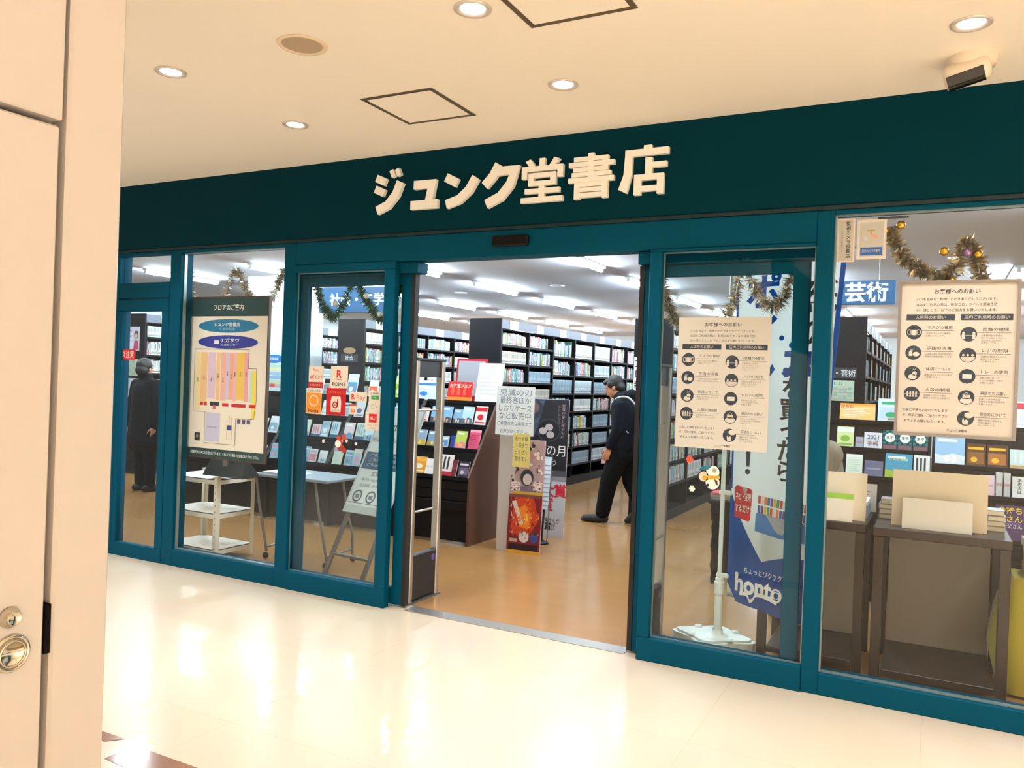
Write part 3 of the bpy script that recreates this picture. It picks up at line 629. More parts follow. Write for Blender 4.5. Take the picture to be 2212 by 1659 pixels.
SIL = P('#e4e0d8', 0.3, 0.75, name='silver_tinsel'); GLD = P('#d2bd92', 0.3, 0.75, name='gold_tinsel'); SILD = P('#8f8474', 0.35, 0.6); GT = P('#1f7a35', 0.25, 0.7, name='green_tinsel'); GTD = P('#0f4a22', 0.3, 0.6)
GB = P('#d9a63c', 0.25, 0.9, name='gold_bauble'); VB = P('#9a7aa0', 0.3, 0.6); WB = P('#d8d8d2', 0.4, 0.2)
garland('tinsel_garland', 'silver gold tinsel garland draped behind the floor guide board', [(-5.468, .26, 2.390), (-5.447, .26, 2.259), (-5.427, .26, 2.147), (-5.235, .26, 2.097), (-5.062, .26, 2.137), (-4.941, .26, 2.340), (-4.830, .26, 2.208), (-4.738, .26, 2.107), (-4.576, .26, 2.066), (-4.485, .26, 2.239), (-4.425, .26, 2.330)], (SIL, GLD, SILD), .06, 2200, .0055)
garland('tinsel_garland', 'green tinsel garland with white ornaments left of the doorway', [(-4.0, .14, 2.25), (-3.97, .14, 2.11), (-3.91, .14, 2.02), (-3.83, .14, 1.96), (-3.74, .14, 2.06), (-3.655, .14, 2.22), (-3.58, .14, 2.12), (-3.50, .14, 2.03), (-3.40, .14, 1.93), (-3.30, .14, 2.08), (-3.24, .14, 2.2)], (GT, GTD, GT), .055, 1900, .006, [(-3.80, .12, 2.05, .022, WB), (-3.53, .12, 2.10, .022, WB), (-3.645, .12, 2.18, .016, P('#2c9a4a', .2, .8)), (-3.41, .12, 1.97, .018, WB)])
garland('tinsel_garland', 'silver gold tinsel garland above the cream notice right of the doorway', [(-1.43, .14, 2.2), (-1.40, .14, 2.08), (-1.35, .14, 1.97), (-1.29, .14, 1.90), (-1.18, .14, 1.87), (-1.07, .14, 1.92), (-1.00, .14, 2.05), (-0.955, .14, 2.24), (-0.885, .14, 2.10), (-0.80, .14, 2.00), (-0.73, .14, 2.07), (-0.675, .14, 2.24)], (SIL, GLD, SIL, SILD), .058, 2400, .0055)
garland('tinsel_garland', 'gold silver tinsel garland with gold discs at the top of the big window', [(-0.225, .09, 2.39), (-0.195, .09, 2.30), (-0.14, .09, 2.22), (-0.06, .09, 2.165), (0.02, .09, 2.13), (0.07, .09, 2.18), (0.11, .09, 2.30), (0.15, .09, 2.25), (0.18, .09, 2.12), (0.185, .09, 2.06)], (SIL, GLD, GLD, SILD), .058, 1500, .012, [(-0.175, .07, 2.395, .022, GB), (-0.245, .07, 2.37, .018, GB), (0.02, .07, 2.255, .022, GB), (0.12, .07, 2.245, .022, VB), (0.165, .07, 2.235, .020, GB), (0.06, .07, 2.11, .018, GB)])

# ------------------------------------------------------------------ floor guide board standing on the steel cart
FB = thing('floor_guide_board', 'tall floor guide board with green header, two blue ovals and coloured plan', 'sign board', (-4.87, 0.2, 0.70))
b_ = MB(); b_.at(frame((-5.285, 0.135, 0.860), (1, 0, 0), (0, 0, 1))); BW, BH = 0.832, 1.25
GRD = P('#0c3f42', 0.5, name='guide_header'); BFR = P('#4a3524', 0.5)
b_.box((0, 0, -.02), (BW, BH, 0), P('#f4e9da', 0.45)); b_.rect(0, BH*.885, BW, BH, .001, GRD); b_.rect(0, 0, BW, BH*.055, .001, GRD)
b_.text('フロアのご案内', BW*.5, BH*.94, BH*.038, .0015, WHITE, width=BW*.38, bold=.02)
b_.text('※営業時間は変更になる場合がございます。くわしくは係員までお気軽におたずねください。', BW*.5, BH*.027, BH*.02, .0015, WHITE, width=BW*.88, bold=.01)
b_.ell(BW*.5, BH*.825, BW*.385, BH*.042, .0015, P('#1577a6', .4), 40); b_.text('ジュンク堂書店', BW*.49, BH*.835, BH*.024, .002, WHITE, width=BW*.33, bold=.015); b_.text('三宮駅前店', BW*.49, BH*.806, BH*.017, .002, P('#a9d4e6'), width=BW*.2)
b_.ell(BW*.5, BH*.725, BW*.385, BH*.042, .0015, P('#28349a', .4), 40); b_.text('ナガサワ', BW*.53, BH*.735, BH*.026, .002, WHITE, width=BW*.24, bold=.02); b_.text('文具センター', BW*.53, BH*.708, BH*.015, .002, WHITE, width=BW*.22); b_.rect(BW*.33, BH*.712, BW*.39, BH*.735, .002, WHITE)
px = lambda a: BW*a; py = lambda b: BH*(1-b)
outl = [(.08, .32), (.78, .32), (.78, .435), (.88, .435), (.89, .63), (.86, .745), (.64, .745), (.64, .91), (.30, .91), (.24, .91), (.24, .715), (.08, .715)]
b_.poly([(px(a), py(b)) for a, b in outl], .001, P('#f6ead9'))
for i in range(len(outl)): b_.line((px(outl[i][0]), py(outl[i][1])), (px(outl[(i+1) % len(outl)][0]), py(outl[(i+1) % len(outl)][1])), .003, .003, INKG)
for x0, x1, y0, y1, c_ in ((.10, .17, .34, .70, '#f6dfa6'), (.17, .25, .34, .66, '#f3c58f'), (.26, .36, .34, .63, '#e3c6dd'), (.37, .42, .34, .64, '#f3c58f'), (.43, .49, .34, .64, '#f0b7a6'), (.49, .54, .34, .63, '#dcc8e2'), (.54, .59, .34, .63, '#f3b08a'), (.59, .63, .34, .64, '#f2b8c6'), (.63, .73, .34, .63, '#f2c75f'), (.73, .78, .34, .64, '#f0a9b4'), (.79, .83, .45, .64, '#cfe0d2'), (.83, .88, .45, .74, '#f3dd5c'), (.25, .44, .72, .90, '#cfcbe6')):
    b_.rect(px(x0), py(y1), px(x1), py(y0), .0018, P(c_, .5))
for x in (.125, .21, .31, .395, .46, .515, .565, .61, .68, .755):
    b_.vtext(random.choice(('文庫', '新書', '実用', '文芸', '医学', '語学', '理工')), px(x), py(.46+.05*random.random()), BH*.014, .0024, INK, 1.1)
for x0, x1 in ((.17, .21), (.22, .26), (.46, .54), (.58, .76), (.80, .88)): b_.rect(px(x0), py(.675), px(x1), py(.655), .0024, RED)
b_.rect(px(.30), py(.675), px(.42), py(.65), .0024, INK); b_.rect(px(.34), py(.695), px(.38), py(.672), .0027, P('#d46a7a'))
for x in (.53, .56, .59): b_.rect(px(x), py(.88), px(x)+.002, py(.73), .0024, P('#8a6f4a'))
b_.rect(px(.53), py(.82), px(.59), py(.79), .0027, P('#3c3a86')); b_.text('エスカレーター', px(.34), py(.81), BH*.011, .0026, INK, width=BW*.13); b_.rect(px(.11), py(.90), px(.18), py(.85), .0024, P('#2a211d')); b_.ring(px(.145), py(.872), .008, .012, .0027, PAPER, 16)
for i in range(3): b_.rect(px(.66+.06*i), py(.775), px(.70+.06*i), py(.75), .0024, P('#5a5078'))
b_.build('board', FB)
f_ = MB(); 
for a, c_ in (((-5.295, .130, .850), (-4.443, .156, .862)), ((-5.295, .130, 2.108), (-4.443, .156, 2.120)), ((-5.295, .130, .862), (-5.285, .156, 2.108)), ((-4.453, .130, .862), (-4.443, .156, 2.108))): f_.box(a, c_, BFR)
f_.build('frame', FB)
f_ = MB(); f_.add([(-5.07, .20, .852), (-4.70, .20, .852), (-4.70, .23, .852), (-5.07, .23, .852), (-5.20, .23, .70), (-4.76, .23, .70), (-4.76, .42, .70), (-5.20, .42, .70)], [(0, 1, 2, 3), (7, 6, 5, 4), (0, 4, 5, 1), (1, 5, 6, 2), (2, 6, 7, 3), (3, 7, 4, 0)], P('#27363d', .5)); f_.bar((-4.88, .17, .80), (-4.88, .17, 1.6), .05, .02, GREYM); f_.build('foot', FB)

# ------------------------------------------------------------------ white steel cart, folding table, easel sign (behind the glass, left)
CW = P('#e2dccb', 0.4, vary=0.04, name='cart_white_steel')
ct = thing('steel_shelf', 'white three-tier steel shelf under the floor guide board', 'shelf', (-5.35, 0.55, 0))
X0, X1, Y0, Y1 = -5.64, -5.06, 0.26, 0.66
for z in (0.095, 0.385, 0.66):
    q = MB(); q.box((X0, Y0, z), (X1, Y1, z+.006), CW)
    for a, b in (((X0, Y0, z-.035), (X1, Y0+.003, z+.006)), ((X0, Y1-.003, z-.035), (X1, Y1, z+.006)), ((X0, Y0, z-.035), (X0+.003, Y1, z+.006)), ((X1-.003, Y0, z-.035), (X1, Y1, z+.006))): q.box(a, b, CW)
    q.build('shelf', ct)
for x, sx_ in ((X0, 1), (X1, -1)):
    for y, sy_ in ((Y0, 1), (Y1, -1)):
        q = MB(); q.box((x-.003*sx_, y-.003*sy_, 0), (x+.035*sx_, y, .69), CW); q.box((x-.003*sx_, y, 0), (x, y+.035*sy_, .69), CW)
        for k in range(1, 14): q.box((x+.012*sx_, y-.0035*sy_, .05*k), (x+.020*sx_, y-.003*sy_, .05*k+.012), INKG)
        q.build('leg', ct)
TT = P('#8b97a3', 0.3, vary=0.05, name='table_laminate')
ft = thing('folding_table', 'grey topped folding table on bent pipe legs beside the steel shelf', 'table', (-4.63, 0.9, 0))
MB().box((-5.03, .60, .675), (-4.23, 1.06, .70), TT, .006).build('tabletop', ft)
for x in (-5.0, -4.36):
    q = MB(); q.tube([(x-.02, .64, .675), (x+.04, .62, .45), (x+.10, .62, .22), (x+.14, .62, .06)], .011, GREYM); q.tube([(x-.02, .98, .675), (x+.04, .96, .45), (x+.12, .96, .22), (x+.12, .96, .06)], .011, GREYM); q.tube([(x+.14, .62, .10), (x+.12, .96, .10)], .009, GREYM); q.build('leg_frame', ft)
    for y in (.62, .96):
        q = MB(); q.lathe([(0, -.012), (.024, -.012), (.026, 0), (.024, .012), (0, .012)], (x+.13, y, .026), RUBBER, 18, 'y'); q.build('caster', ft)
q = MB()
for i in range(4): q.box((-4.98+.01*i, .64, .7005+.004*i), (-4.62-.02*i, .88, .7035+.004*i), WHITE)
tag(q.build('paper_stack', loc=(-4.8, .73, .7005)), 'flat pile of white papers on the folding table', 'papers')
es = thing('easel_sign', 'leaning pale information board on a grey A-shaped easel', 'sign stand', (-3.95, .75, 0))
UP = Vector((0, .52, .855)).normalized(); UX = Vector((1, -.10, 0)).normalized()
q = MB().at(frame((-4.115, .66, .47), UX, UP)); EW, EH = .47, .95
q.box((0, 0, -.012), (EW, EH, 0), P('#b9c4c2', .4)); q.rect(.02, .06, EW-.02, EH-.02, .001, P('#d5dcd8', .5)); q.rect(.02, EH*.40, EW-.02, EH*.56, .002, P('#33506b', .5))
for i in range(3): q.text('ご来店のお客様へ', EW*.5, EH*(.53-.045*i), .032, .003, P('#a9b9c4'), width=EW*.7)
q.text('営業時間', EW*.5, EH*.36, .04, .002, INKG); q.text('平日 10:00 - 21:00', EW*.5, EH*.30, .028, .002, INKG, width=EW*.7); q.text('土日祝 10:00 - 21:00', EW*.5, EH*.25, .028, .002, INKG, width=EW*.7)
for i in range(3):
    u = EW*(.2+.3*i); q.ring(u, EH*.15, .035, .048, .002, P('#4d5b66'), 22, 1.1); q.rect(u-.02, EH*.13, u+.02, EH*.165, .002, P('#6f7f8a'))
q.rect(.02, EH*.085, EW-.02, EH*.09, .002, INK); q.text('お知らせ', EW*.5, EH*.8, .07, .002, INK, bold=.02); q.text('感染症対策について', EW*.5, EH*.68, .045, .002, INKG)
q.build('board', es)
for x in (-4.11, -3.74):
    q = MB(); q.bar((x-.02*(x < -4), .47+(.02 if x < -4 else -.02), 0), (x+.02*(x < -4)+.0, .47+.62, 1.08), .035, .02, P('#615850', .5)); q.build('front_leg', es)
q = MB(); q.bar((-3.93, 1.35, 0), (-3.93, 1.09, 1.05), .035, .02, P('#615850', .5)); q.build('rear_leg', es)
q = MB(); q.bar((-4.11, .565, .15), (-3.74, .53, .15), .035, .018, P('#615850', .5)); q.build('crossbar', es)

# ------------------------------------------------------------------ anti-theft gates beside the doorway
def gate(x, label, y0=.175, y1=.50, xs=0):
    t = thing('security_gate', label, 'security gate', (x, (y0+y1)/2, 0), 'anti-theft gates')
    for y in (y0, y1):
        q = MB(); q.box((x-.028+xs*(y-y0), y-.02, .0), (x+.028+xs*(y-y0), y+.02, 1.665), ALU, .006); q.build('post', t)
    MB().box((x-.03, y0-.02, 1.665), (x+.03, y1+.02, 1.68), BLACK).build('cap', t)
    MB().box((x-.012, y0+.02, 1.55), (x+.012, y1-.02, 1.665), P('#23242a', .4)).build('top_panel', t)
    q = MB(); q.box((x-.024, y0+.02, 0.02), (x+.024, y1-.02, .33), P('#1d1a19', .5), .006); bb = q.build('base_box', t); q = MB().at(frame((x+.0245, 0, 0), (0, 1, 0), (0, 0, 1))); q.ell(y1-.06, .28, .022, .022, .001, P('#5a4a9a')); q.build('round_badge', bb)
    for z in (.62, 1.32):
        q = MB(); q.tube([(x, y0+.018, z), (x, y1-.018, z)], .008, ALU); q.build('crossbar', t)
    MB().box((x-.04, y0-.03, 0), (x+.04, y1+.03, .012), GREYM).build('foot_plate', t)
gate(-3.135, 'slim aluminium security gate at the left side of the open doorway')
gate(-1.465, 'slim aluminium security gate seen through the pane right of the doorway', .12, .46)
# ------------------------------------------------------------------ vertical banner on a water-weighted stand
FLW = cloth_mat('#eef4f2', .5); FLB = cloth_mat('#1c5cae', .45); FLI = P('#3a3c3e', 0.6)
bn = thing('banner_stand', 'tall white and blue vertical banner on a white pole with flat white base', 'banner', (-1.11, .44, 0))
YB = 0.60
def fx(u, v):      # cloth outline: left edge straight, right edge drawn in about the middle; gentle folds
    L = -1.045; Rr = -0.43-0.135*min(1, max(0, (2.30-v)/2.0))
    return L+(Rr-L)*u
def fy(u, v): return 0.42-0.22*u+0.012*math.sin(u*7+v*1.3)+0.008*math.sin(u*15+v*2.1)
Z0, Z1 = 0.28, 2.30; NU, NV = 22, 46
def cloth_pt(u, v, off=0.0): return (fx(u, v), fy(u, v)-off, v)
q = MB(); V = []; mats_ = []; F1 = []; F2 = []
def bluecell(u, v):
    if v > 2.285 or (u > .965 and v > 1.2) or (u < .02 and v > .93): return True
    top = 0.96-0.42*min(1, u/.40)**0.8 if u < .40 else 0.54+0.07*min(1, (u-.40)/.35)
    return v < top
for j in range(NV+1):
    for i in range(NU+1):
        u = i/NU; v = Z0+(Z1-Z0)*j/NV
        if j == 0: v += 0.10*max(0, .12-u)/.12 + 0.03*(1-u)
        V.append(cloth_pt(u, v))
nv = len(V); V2 = [(x, y+.0015, z) for x, y, z in V]
cells = [(i, j) for j in range(NV) for i in range(NU)]
fw = []
for i, j in cells: a = j*(NU+1)+i; fw.append((a, a+1, a+NU+2, a+NU+1))
q.add(V, fw, FLW, True)
def cl_poly(pts, m, off):
    """polygon grid on the cloth: pts in (u, z)"""
    q.add([cloth_pt(u, v, off) for u, v in pts], [tuple(range(len(pts)))], m)
# blue foot: strips following the cloth
edge = []
for k in range(0, 41):
    u = k/40; top = 0.97-0.40*min(1, u/.42)**0.75 if u < .42 else 0.57+0.06*math.sin(min(1, (u-.42)/.4)*math.pi/2)
    edge.append((u, top))
for k in range(40):
    (u0, t0), (u1, t1) = edge[k], edge[k+1]; n_ = 8
    for r in range(n_):
        f0, f1 = r/n_, (r+1)/n_; b0 = Z0+.03*(1-u0)+.10*max(0, .12-u0)/.12; b1 = Z0+.03*(1-u1)+.10*max(0, .12-u1)/.12
        cl_poly([(u0, b0+(t0-b0)*f0), (u1, b1+(t1-b1)*f0), (u1, b1+(t1-b1)*f1), (u0, b0+(t0-b0)*f1)], FLB, .002)
for k in range(24):
    a, b = .96+.055*k, .96+.055*(k+1); cl_poly([(0, a), (.022, a), (.022, b), (0, b)], FLB, .002); cl_poly([(.955, a), (1, a), (1, b), (.955, b)], FLB, .002)
for k in range(20): cl_poly([(k/20, 2.275), ((k+1)/20, 2.275), ((k+1)/20, 2.30), (k/20, 2.30)], FLB, .0025)
def cl_text(t, u, z, h, m, bold=.02, width=None, off=.004, skew=0):
    Vt, Ft, x0, x1, y0, y1 = text_geo(t, bold); sc = h/.93; L = (x1-x0)*sc; kx = (width/L if width else 1)
    W_ = fx(1, z)-fx(0, z)
    pts = []
    for a in Vt:
        uu = u+((a[0]-(x0+x1)/2)*sc*kx+skew*(a[1]-.38)*sc)/W_; zz = z+(a[1]-.38)*sc; pts.append(cloth_pt(uu, zz, off))
    q.add(pts, Ft, m)
for i, c_ in enumerate('ポイント'): cl_text(c_, .27, 2.11-.235*i, .20, FLB, .03)
cl_text('！', .20, 1.13, .17, FLI, .02)
for i, c_ in enumerate('紙の'): cl_text(c_, .80, 2.06-.19*i, .18, FLI, .02)
cl_text('本', .71, 1.70, .22, FLB, .03)
for i, c_ in enumerate('を買ったら'): cl_text(c_, .62, 1.56-.115*i, .12, FLI, .022, skew=-.12)
for (u, z, r) in ((.62, 1.97, .018), (.58, 1.80, .017), (.54, 1.66, .016), (.48, 1.84, .015), (.66, 2.1, .014)): cl_poly([(u+r*math.cos(a)/.6, z+r*math.sin(a)) for a in [2*math.pi*k/16 for k in range(16)]], FLB, .004)
cl_poly([(.06, .80), (.24, .785), (.26, .80), (.27, .96), (.25, .975), (.08, .985), (.05, .97)], P('#d02a30', .5), .004)
cl_text('ネット登録', .165, .925, .045, WHITE, .02, width=.10, off=.006); cl_text('するだけ！', .165, .855, .045, WHITE, .02, width=.10, off=.006)
for r, (za, zb) in enumerate(((.90, .945), (.845, .89))):
    for k in range(16):
        u0 = .34+.036*k; cl_poly([(u0, za-.05*(k/40)), (u0+.03, za-.05*(k/40)), (u0+.03, zb-.05*(k/40)), (u0, zb-.05*(k/40))], P(('#d8463a', '#e8c23a', '#3a6ab2', '#e9e4d8', '#5a9a5a', '#7a4a8a', '#e07a2a')[(k*3+r*2) % 7], .5), .005)
cl_poly([(.32, .74), (.60, .725), (.94, .715), (.94, .82), (.6, .835), (.32, .845)], P('#3f7cc4', .5), .0045); cl_text('honto', .74, .765, .04, WHITE, .02, off=.006)
cl_text('ちょっとワクワクする。', .52, .505, .035, P('#cfe0ee'), .01, width=.30)
cl_text('honto', .40, .43, .135, WHITE, .035, width=.29)
for k in range(14):
    u0 = .17+.034*k; u1 = u0+.034
    g = lambda u: .365-.05*math.exp(-((u-.32)/.035)**2)+(.02*math.sin((u-.17)*6))
    cl_poly([(u0, g(u0)-.014), (u1, g(u1)-.014), (u1, g(u1)+.008), (u0, g(u0)+.008)], WHITE, .005)
q.build('banner_cloth', bn)
PW = P('#e6ece8', 0.35, name='white_plastic')
q = MB(); q.tube([(-1.092, .44, .40), (-1.09, .44, 1.3), (-1.08, .44, 2.31)], .013, PW, 12); q.tube([(-1.092, .44, .05), (-1.092, .44, .42)], .024, PW, 14); q.tube([(-1.092, .44, .33), (-1.092, .44, .40)], .030, PW, 14); pole = q.build('pole', bn)
q = MB(); q.tube([(-1.08, .44, 2.305), (-.8, .345, 2.310), (-.375, .195, 2.31)], .008, PW); q.build('top_arm', bn)
for z in (.93, .44, 1.5):
    q = MB(); q.box((-1.11, .428, z-.012), (-1.035, .45, z+.012), PW, .003); q.build('clip', pole)
q = MB(); pts = []
for k in range(48):
    a = 2*math.pi*k/48; r = .205*(1+.16*math.cos(4*a)+.03*math.cos(8*a)); pts.append((-1.13+r*1.02*math.cos(a), .50+r*.80*math.sin(a)))
q.at(Matrix()); q.prism(pts, 0.0, .055, PW); q.prism([(-1.13+(x+1.13)*.9, .50+(y-.50)*.9) for x, y in pts], .055, .07, PW); q.lathe([(.075, .07), (.06, .085), (.032, .09), (.03, .12)], (-1.092, .44, 0), PW, 20)
for a in (.785, 2.356, 3.927, 5.498): q.lathe([(0, .082), (.022, .080), (.026, .07)], (-1.13+.16*math.cos(a), .50+.12*math.sin(a), 0), PW, 14)
q.build('water_base', bn)

# ------------------------------------------------------------------ tables and boards inside the big window
PANELM = P('#9a928a', 0.4, vary=0.05, scale=2, name='grey_board')
def shop_table(x0, x1, y0, y1, zt, label):
    t = thing('display_table', label, 'table', ((x0+x1)/2, (y0+y1)/2, 0), 'dark display tables in the window')
    MB().box((x0, y0, zt-.045), (x1, y1, zt), TABLEW, .004).build('tabletop', t)
    for x in (x0+.005, x1-.055):
        for y in (y0+.005, y1-.055): MB().box((x, y, 0), (x+.05, y+.05, zt-.0455), TABLEW, .003).build('leg', t)
    MB().box((x0+.058, y0+.01, .05), (x1-.058, y1-.01, .085), TABLEW, .003).build('lower_shelf', t)
    MB().box((x0+.058, y1-.03, .0855), (x1-.06, y1-.015, zt-.06), PANELM, .002).build('back_panel', t)
    return t
shop_table(-.865, -.30, .385, .95, .835, 'dark brown table behind the window, the one with the green-edged card')
shop_table(-.265, .375, .33, .95, .835, 'dark brown table behind the big window under the framed notice')
CARD = P('#f2e4cc', 0.6, vary=0.03, scale=3, name='cream_card')
def board(name, label, x0, x1, y, z0, h, m, lean=.18, th=.006, band=None):
    q = MB().at(frame((x0, y, z0), (1, 0, 0), (0, lean, 1))); q.box((0, 0, -th), (x1-x0, h, 0), m)
    if band: q.rect(0, h*.80, x1-x0, h, .0006, band)
    return tag(q.build(name, loc=((x0+x1)/2, y, z0)), label, 'display board')
board('display_board', 'large blank cream board back standing on the table under the framed notice', -.185, .27, .50, .8355, .305, CARD)
board('display_board', 'blank cream board back on the table beside the teal post', -.60, -.315, .50, .8355, .265, CARD)
board('display_board', 'plain bright white sheet leaning on the cream board under the framed notice', -.13, .20, .42, .8355, .165, WHITE, .3, .002)
board('display_board', 'small white card with a light green top edge beside the teal post', -.60, -.375, .42, .8355, .155, P('#efe6d8'), .25, .002, P('#9cc94a'))
q = MB(); q.tube([(-.33, .62, .8355), (-.33, .62, 1.02)], .004, GREYM)
# yellow cloth table on the right
CLT = P('#a89a1c', 0.75, vary=0.06, scale=4, name='yellow_cloth', sheen=.3)
yc = MB(); N = 40; V = []; tp = []
xa, xb, ya, yb, zt = .40, 1.4, .54, .80, .62
per = [(xa+(xb-xa)*k/20, ya) for k in range(20)]+[(xb, ya+(yb-ya)*k/12) for k in range(12)]+[(xb-(xb-xa)*k/20, yb) for k in range(20)]+[(xa, yb-(yb-ya)*k/12) for k in range(12)]
n_ = len(per); cx, cy = (xa+xb)/2, (ya+yb)/2
for r, (z, o) in enumerate(((.62, 0), (.61, .01), (.42, .05), (.24, .07), (.11, .05), (.02, .035))):
    for k, (x, y) in enumerate(per):
        wv = o*(.8+.7*math.sin(k*1.35)); dx = (-1 if x <= xa+1e-6 else 1 if x >= xb-1e-6 else 0); dy = (-1 if y <= ya+1e-6 else 1 if y >= yb-1e-6 else 0)
        V.append((x+dx*wv, y+dy*wv*.7, z))
F = [(r*n_+k, r*n_+(k+1) % n_, (r+1)*n_+(k+1) % n_, (r+1)*n_+k) for r in range(5) for k in range(n_)]
yc.add(V, [tuple(reversed(f)) for f in F], CLT, True); yc.add(V[:n_], [tuple(range(n_))], CLT)
tag(yc.build('tablecloth', loc=(cx, cy, .0)), 'mustard yellow cloth hanging to the floor over a table at the right edge', 'tablecloth')
yt = thing('draped_table', 'table hidden under the mustard yellow cloth at the right edge', 'table', (cx, cy, 0))
MB().box((xa+.02, ya+.02, .575), (xb-.02, yb-.02, .61), TABLEW).build('tabletop', yt)
for x in (xa+.03, xb-.08):
    for y in (ya+.03, yb-.08): MB().box((x, y, 0), (x+.05, y+.05, .574), TABLEW).build('leg', yt)

# ------------------------------------------------------------------ books and booklets
ORD = ['first', 'second', 'third', 'fourth', 'fifth', 'sixth', 'seventh', 'eighth', 'ninth', 'tenth', 'eleventh', 'twelfth', 'thirteenth', 'fourteenth', 'fifteenth', 'sixteenth']
def cover(q, W, H, base, kind, c2, c3, rnd):
    """a printed front cover on the local (u,v) plane"""
    A, B_ = P(c2, .4), P(c3, .4)
    if kind == 'band': q.rect(0, H*.72, W, H*.95, .0006, A); q.rect(W*.1, H*.1, W*.9, H*.18, .0006, B_); q.ell(W*.5, H*.42, W*.28, H*.16, .0006, B_, 14)
    elif kind == 'photo': q.rect(W*.06, H*.12, W*.94, H*.62, .0006, A); q.rect(W*.1, H*.74, W*.9, H*.86, .0006, B_); q.ell(W*.4, H*.3, W*.18, H*.12, .0009, B_, 12)
    elif kind == 'sky': q.poly([(0, 0), (W, 0), (W, H*.32), (W*.6, H*.40), (W*.3, H*.30), (0, H*.36)], .0006, A); q.ell(W*.4, H*.22, W*.1, H*.13, .0009, B_, 10); q.ell(W*.65, H*.18, W*.09, H*.12, .0009, B_, 10); q.rect(W*.1, H*.8, W*.75, H*.9, .0006, WHITE)
    elif kind == 'text':
        for i in range(3): q.rect(W*(.15+.24*i), H*.3, W*(.27+.24*i), H*.9, .0006, A)
        q.rect(0, 0, W, H*.2, .0006, B_)
    elif kind == 'lines':
        for i in range(6): q.rect(W*.1, H*(.2+.1*i), W*(.6+.3*rnd.random()), H*(.23+.1*i), .0006, A)
        q.rect(0, H*.86, W, H, .0006, B_)
    elif kind == 'dots':
        for i in range(5):
            for j in range(6):
                if (i+j) % 2 == 0: q.rect(W*i/5, H*(.28+.12*j), W*(i+1)/5, H*(.28+.12*(j+1)), .0006, A)
        q.ell(W*.5, H*.62, W*.36, H*.24, .0010, WHITE, 20); q.rect(W*.05, H*.03, W*.95, H*.25, .0006, B_)
    elif kind == 'blank': q.rect(W*.1, H*.45, W*.9, H*.55, .0006, A)
def booklet(name, label, x, y, z, W, H, th, base, kind='band', c2='#ffffff', c3='#c02020', lean=.30, turn=0.0, cat='magazine', group=None, texts=()):
    rnd = random.Random(int(abs(x)*9973+abs(z)*77)); ux = Vector((math.cos(turn), math.sin(turn), 0)); up = Vector((-math.sin(turn)*lean, math.cos(turn)*lean, 1))
    # stands on its lower edge at (x,y,z); leans back by `lean`
    z += th*lean*1.05; M_ = frame((x, y, z), ux, up); q = MB().at(M_)
    q.box((0, 0, -th), (W, H, 0), P(base, .35)); q.box((W*.01, H*.005, -th*.85), (W*1.004, H*1.003, -th*.15), PAGES)
    cover(q, W, H, base, kind, c2, c3, rnd)
    for (t, u, v, h, c_, vert) in texts:
        (q.vtext if vert else q.text)(t, W*u, H*v, H*h, .0013, P(c_, .5), bold=.02)
    return tag(q.build(name, loc=(x+W/2, y, z)), label, cat, group)

# ------------------------------------------------------------------ slanted display racks
TIERS = [(2.02, .635), (2.19, .885), (2.36, 1.105), (2.53, 1.325)]
RSIDE = P('#5a3d30', 0.45, vary=0.2, scale=5, stretch=(6, 6, .7), name='rack_side_wood')
def rack(x0, x1, label, tiers=TIERS, side_m=(None, None), depth=2.80):
    t = thing('display_rack', label, 'display rack', ((x0+x1)/2, 2.4, 0), 'slanted display racks')
    for i, x in enumerate((x0, x1-.022)):
        m_ = side_m[i] or DKWOOD
        q = MB().at(Matrix(((0, 0, 1, 0), (1, 0, 0, 0), (0, 1, 0, 0), (0, 0, 0, 1)))); top = tiers[-1]
        q.prism([(2.03, 0), (depth, 0), (depth, top[1]-.008), (top[0]-.01, top[1]-.008), (tiers[0][0]-.005, tiers[0][1]+.0), (2.03, tiers[0][1]-.03)], x, x+.022, m_); q.build('side_panel', t)
    a, b = x0+.0225, x1-.0225
    for i, (y, z) in enumerate(tiers):
        q = MB(); y2 = (tiers[i+1][0]+.02 if i < len(tiers)-1 else depth-.02)
        q.box((a, y, z-.028), (b, y2, z-.006), DKWOOD, .002); q.box((a, y-.006, z-.032), (b, y, z+.004), DKPANEL if i < 3 else DKWOOD, .002); q.build('shelf', t)
        if i < len(tiers)-1:
            MB().box((a, y2-.012, z-.0055), (b, y2-.002, tiers[i+1][1]-.033), P('#131214', .6)).build('back_board', t)
    q = MB(); q.box((a, 2.055, .03), (b, 2.075, tiers[0][1]-.035), DKWOOD); q.build('base_front', t)
    zz = tiers[0][1]-.04
    for k in range(3):
        q = MB(); q.box((a+.004, 2.040, zz-.085-.095*k), (b-.004, 2.055, zz-.095*k-.006), DKWOOD, .003); q.build('drawer_front', t)
    return t
RN = ['the rack in the doorway', 'the rack left of the doorway rack', 'the third rack from the doorway', 'the rack behind the steel shelf', 'the farthest left rack']
edges = [-3.76, -4.60, -5.44, -6.28, -7.12, -7.96]
for i in range(5):
    rack(edges[i+1], edges[i], ['dark slanted display rack with a brown side panel, in the open doorway', 'dark slanted booklet rack joined to the left of the doorway rack', 'dark slanted booklet rack seen through the pane left of the doorway', 'dark slanted booklet rack behind the white steel shelf', 'dark slanted booklet rack at the far left end of the row'][i], side_m=(None, RSIDE if i == 0 else None))
TN = ['bottom', 'second', 'third', 'top']
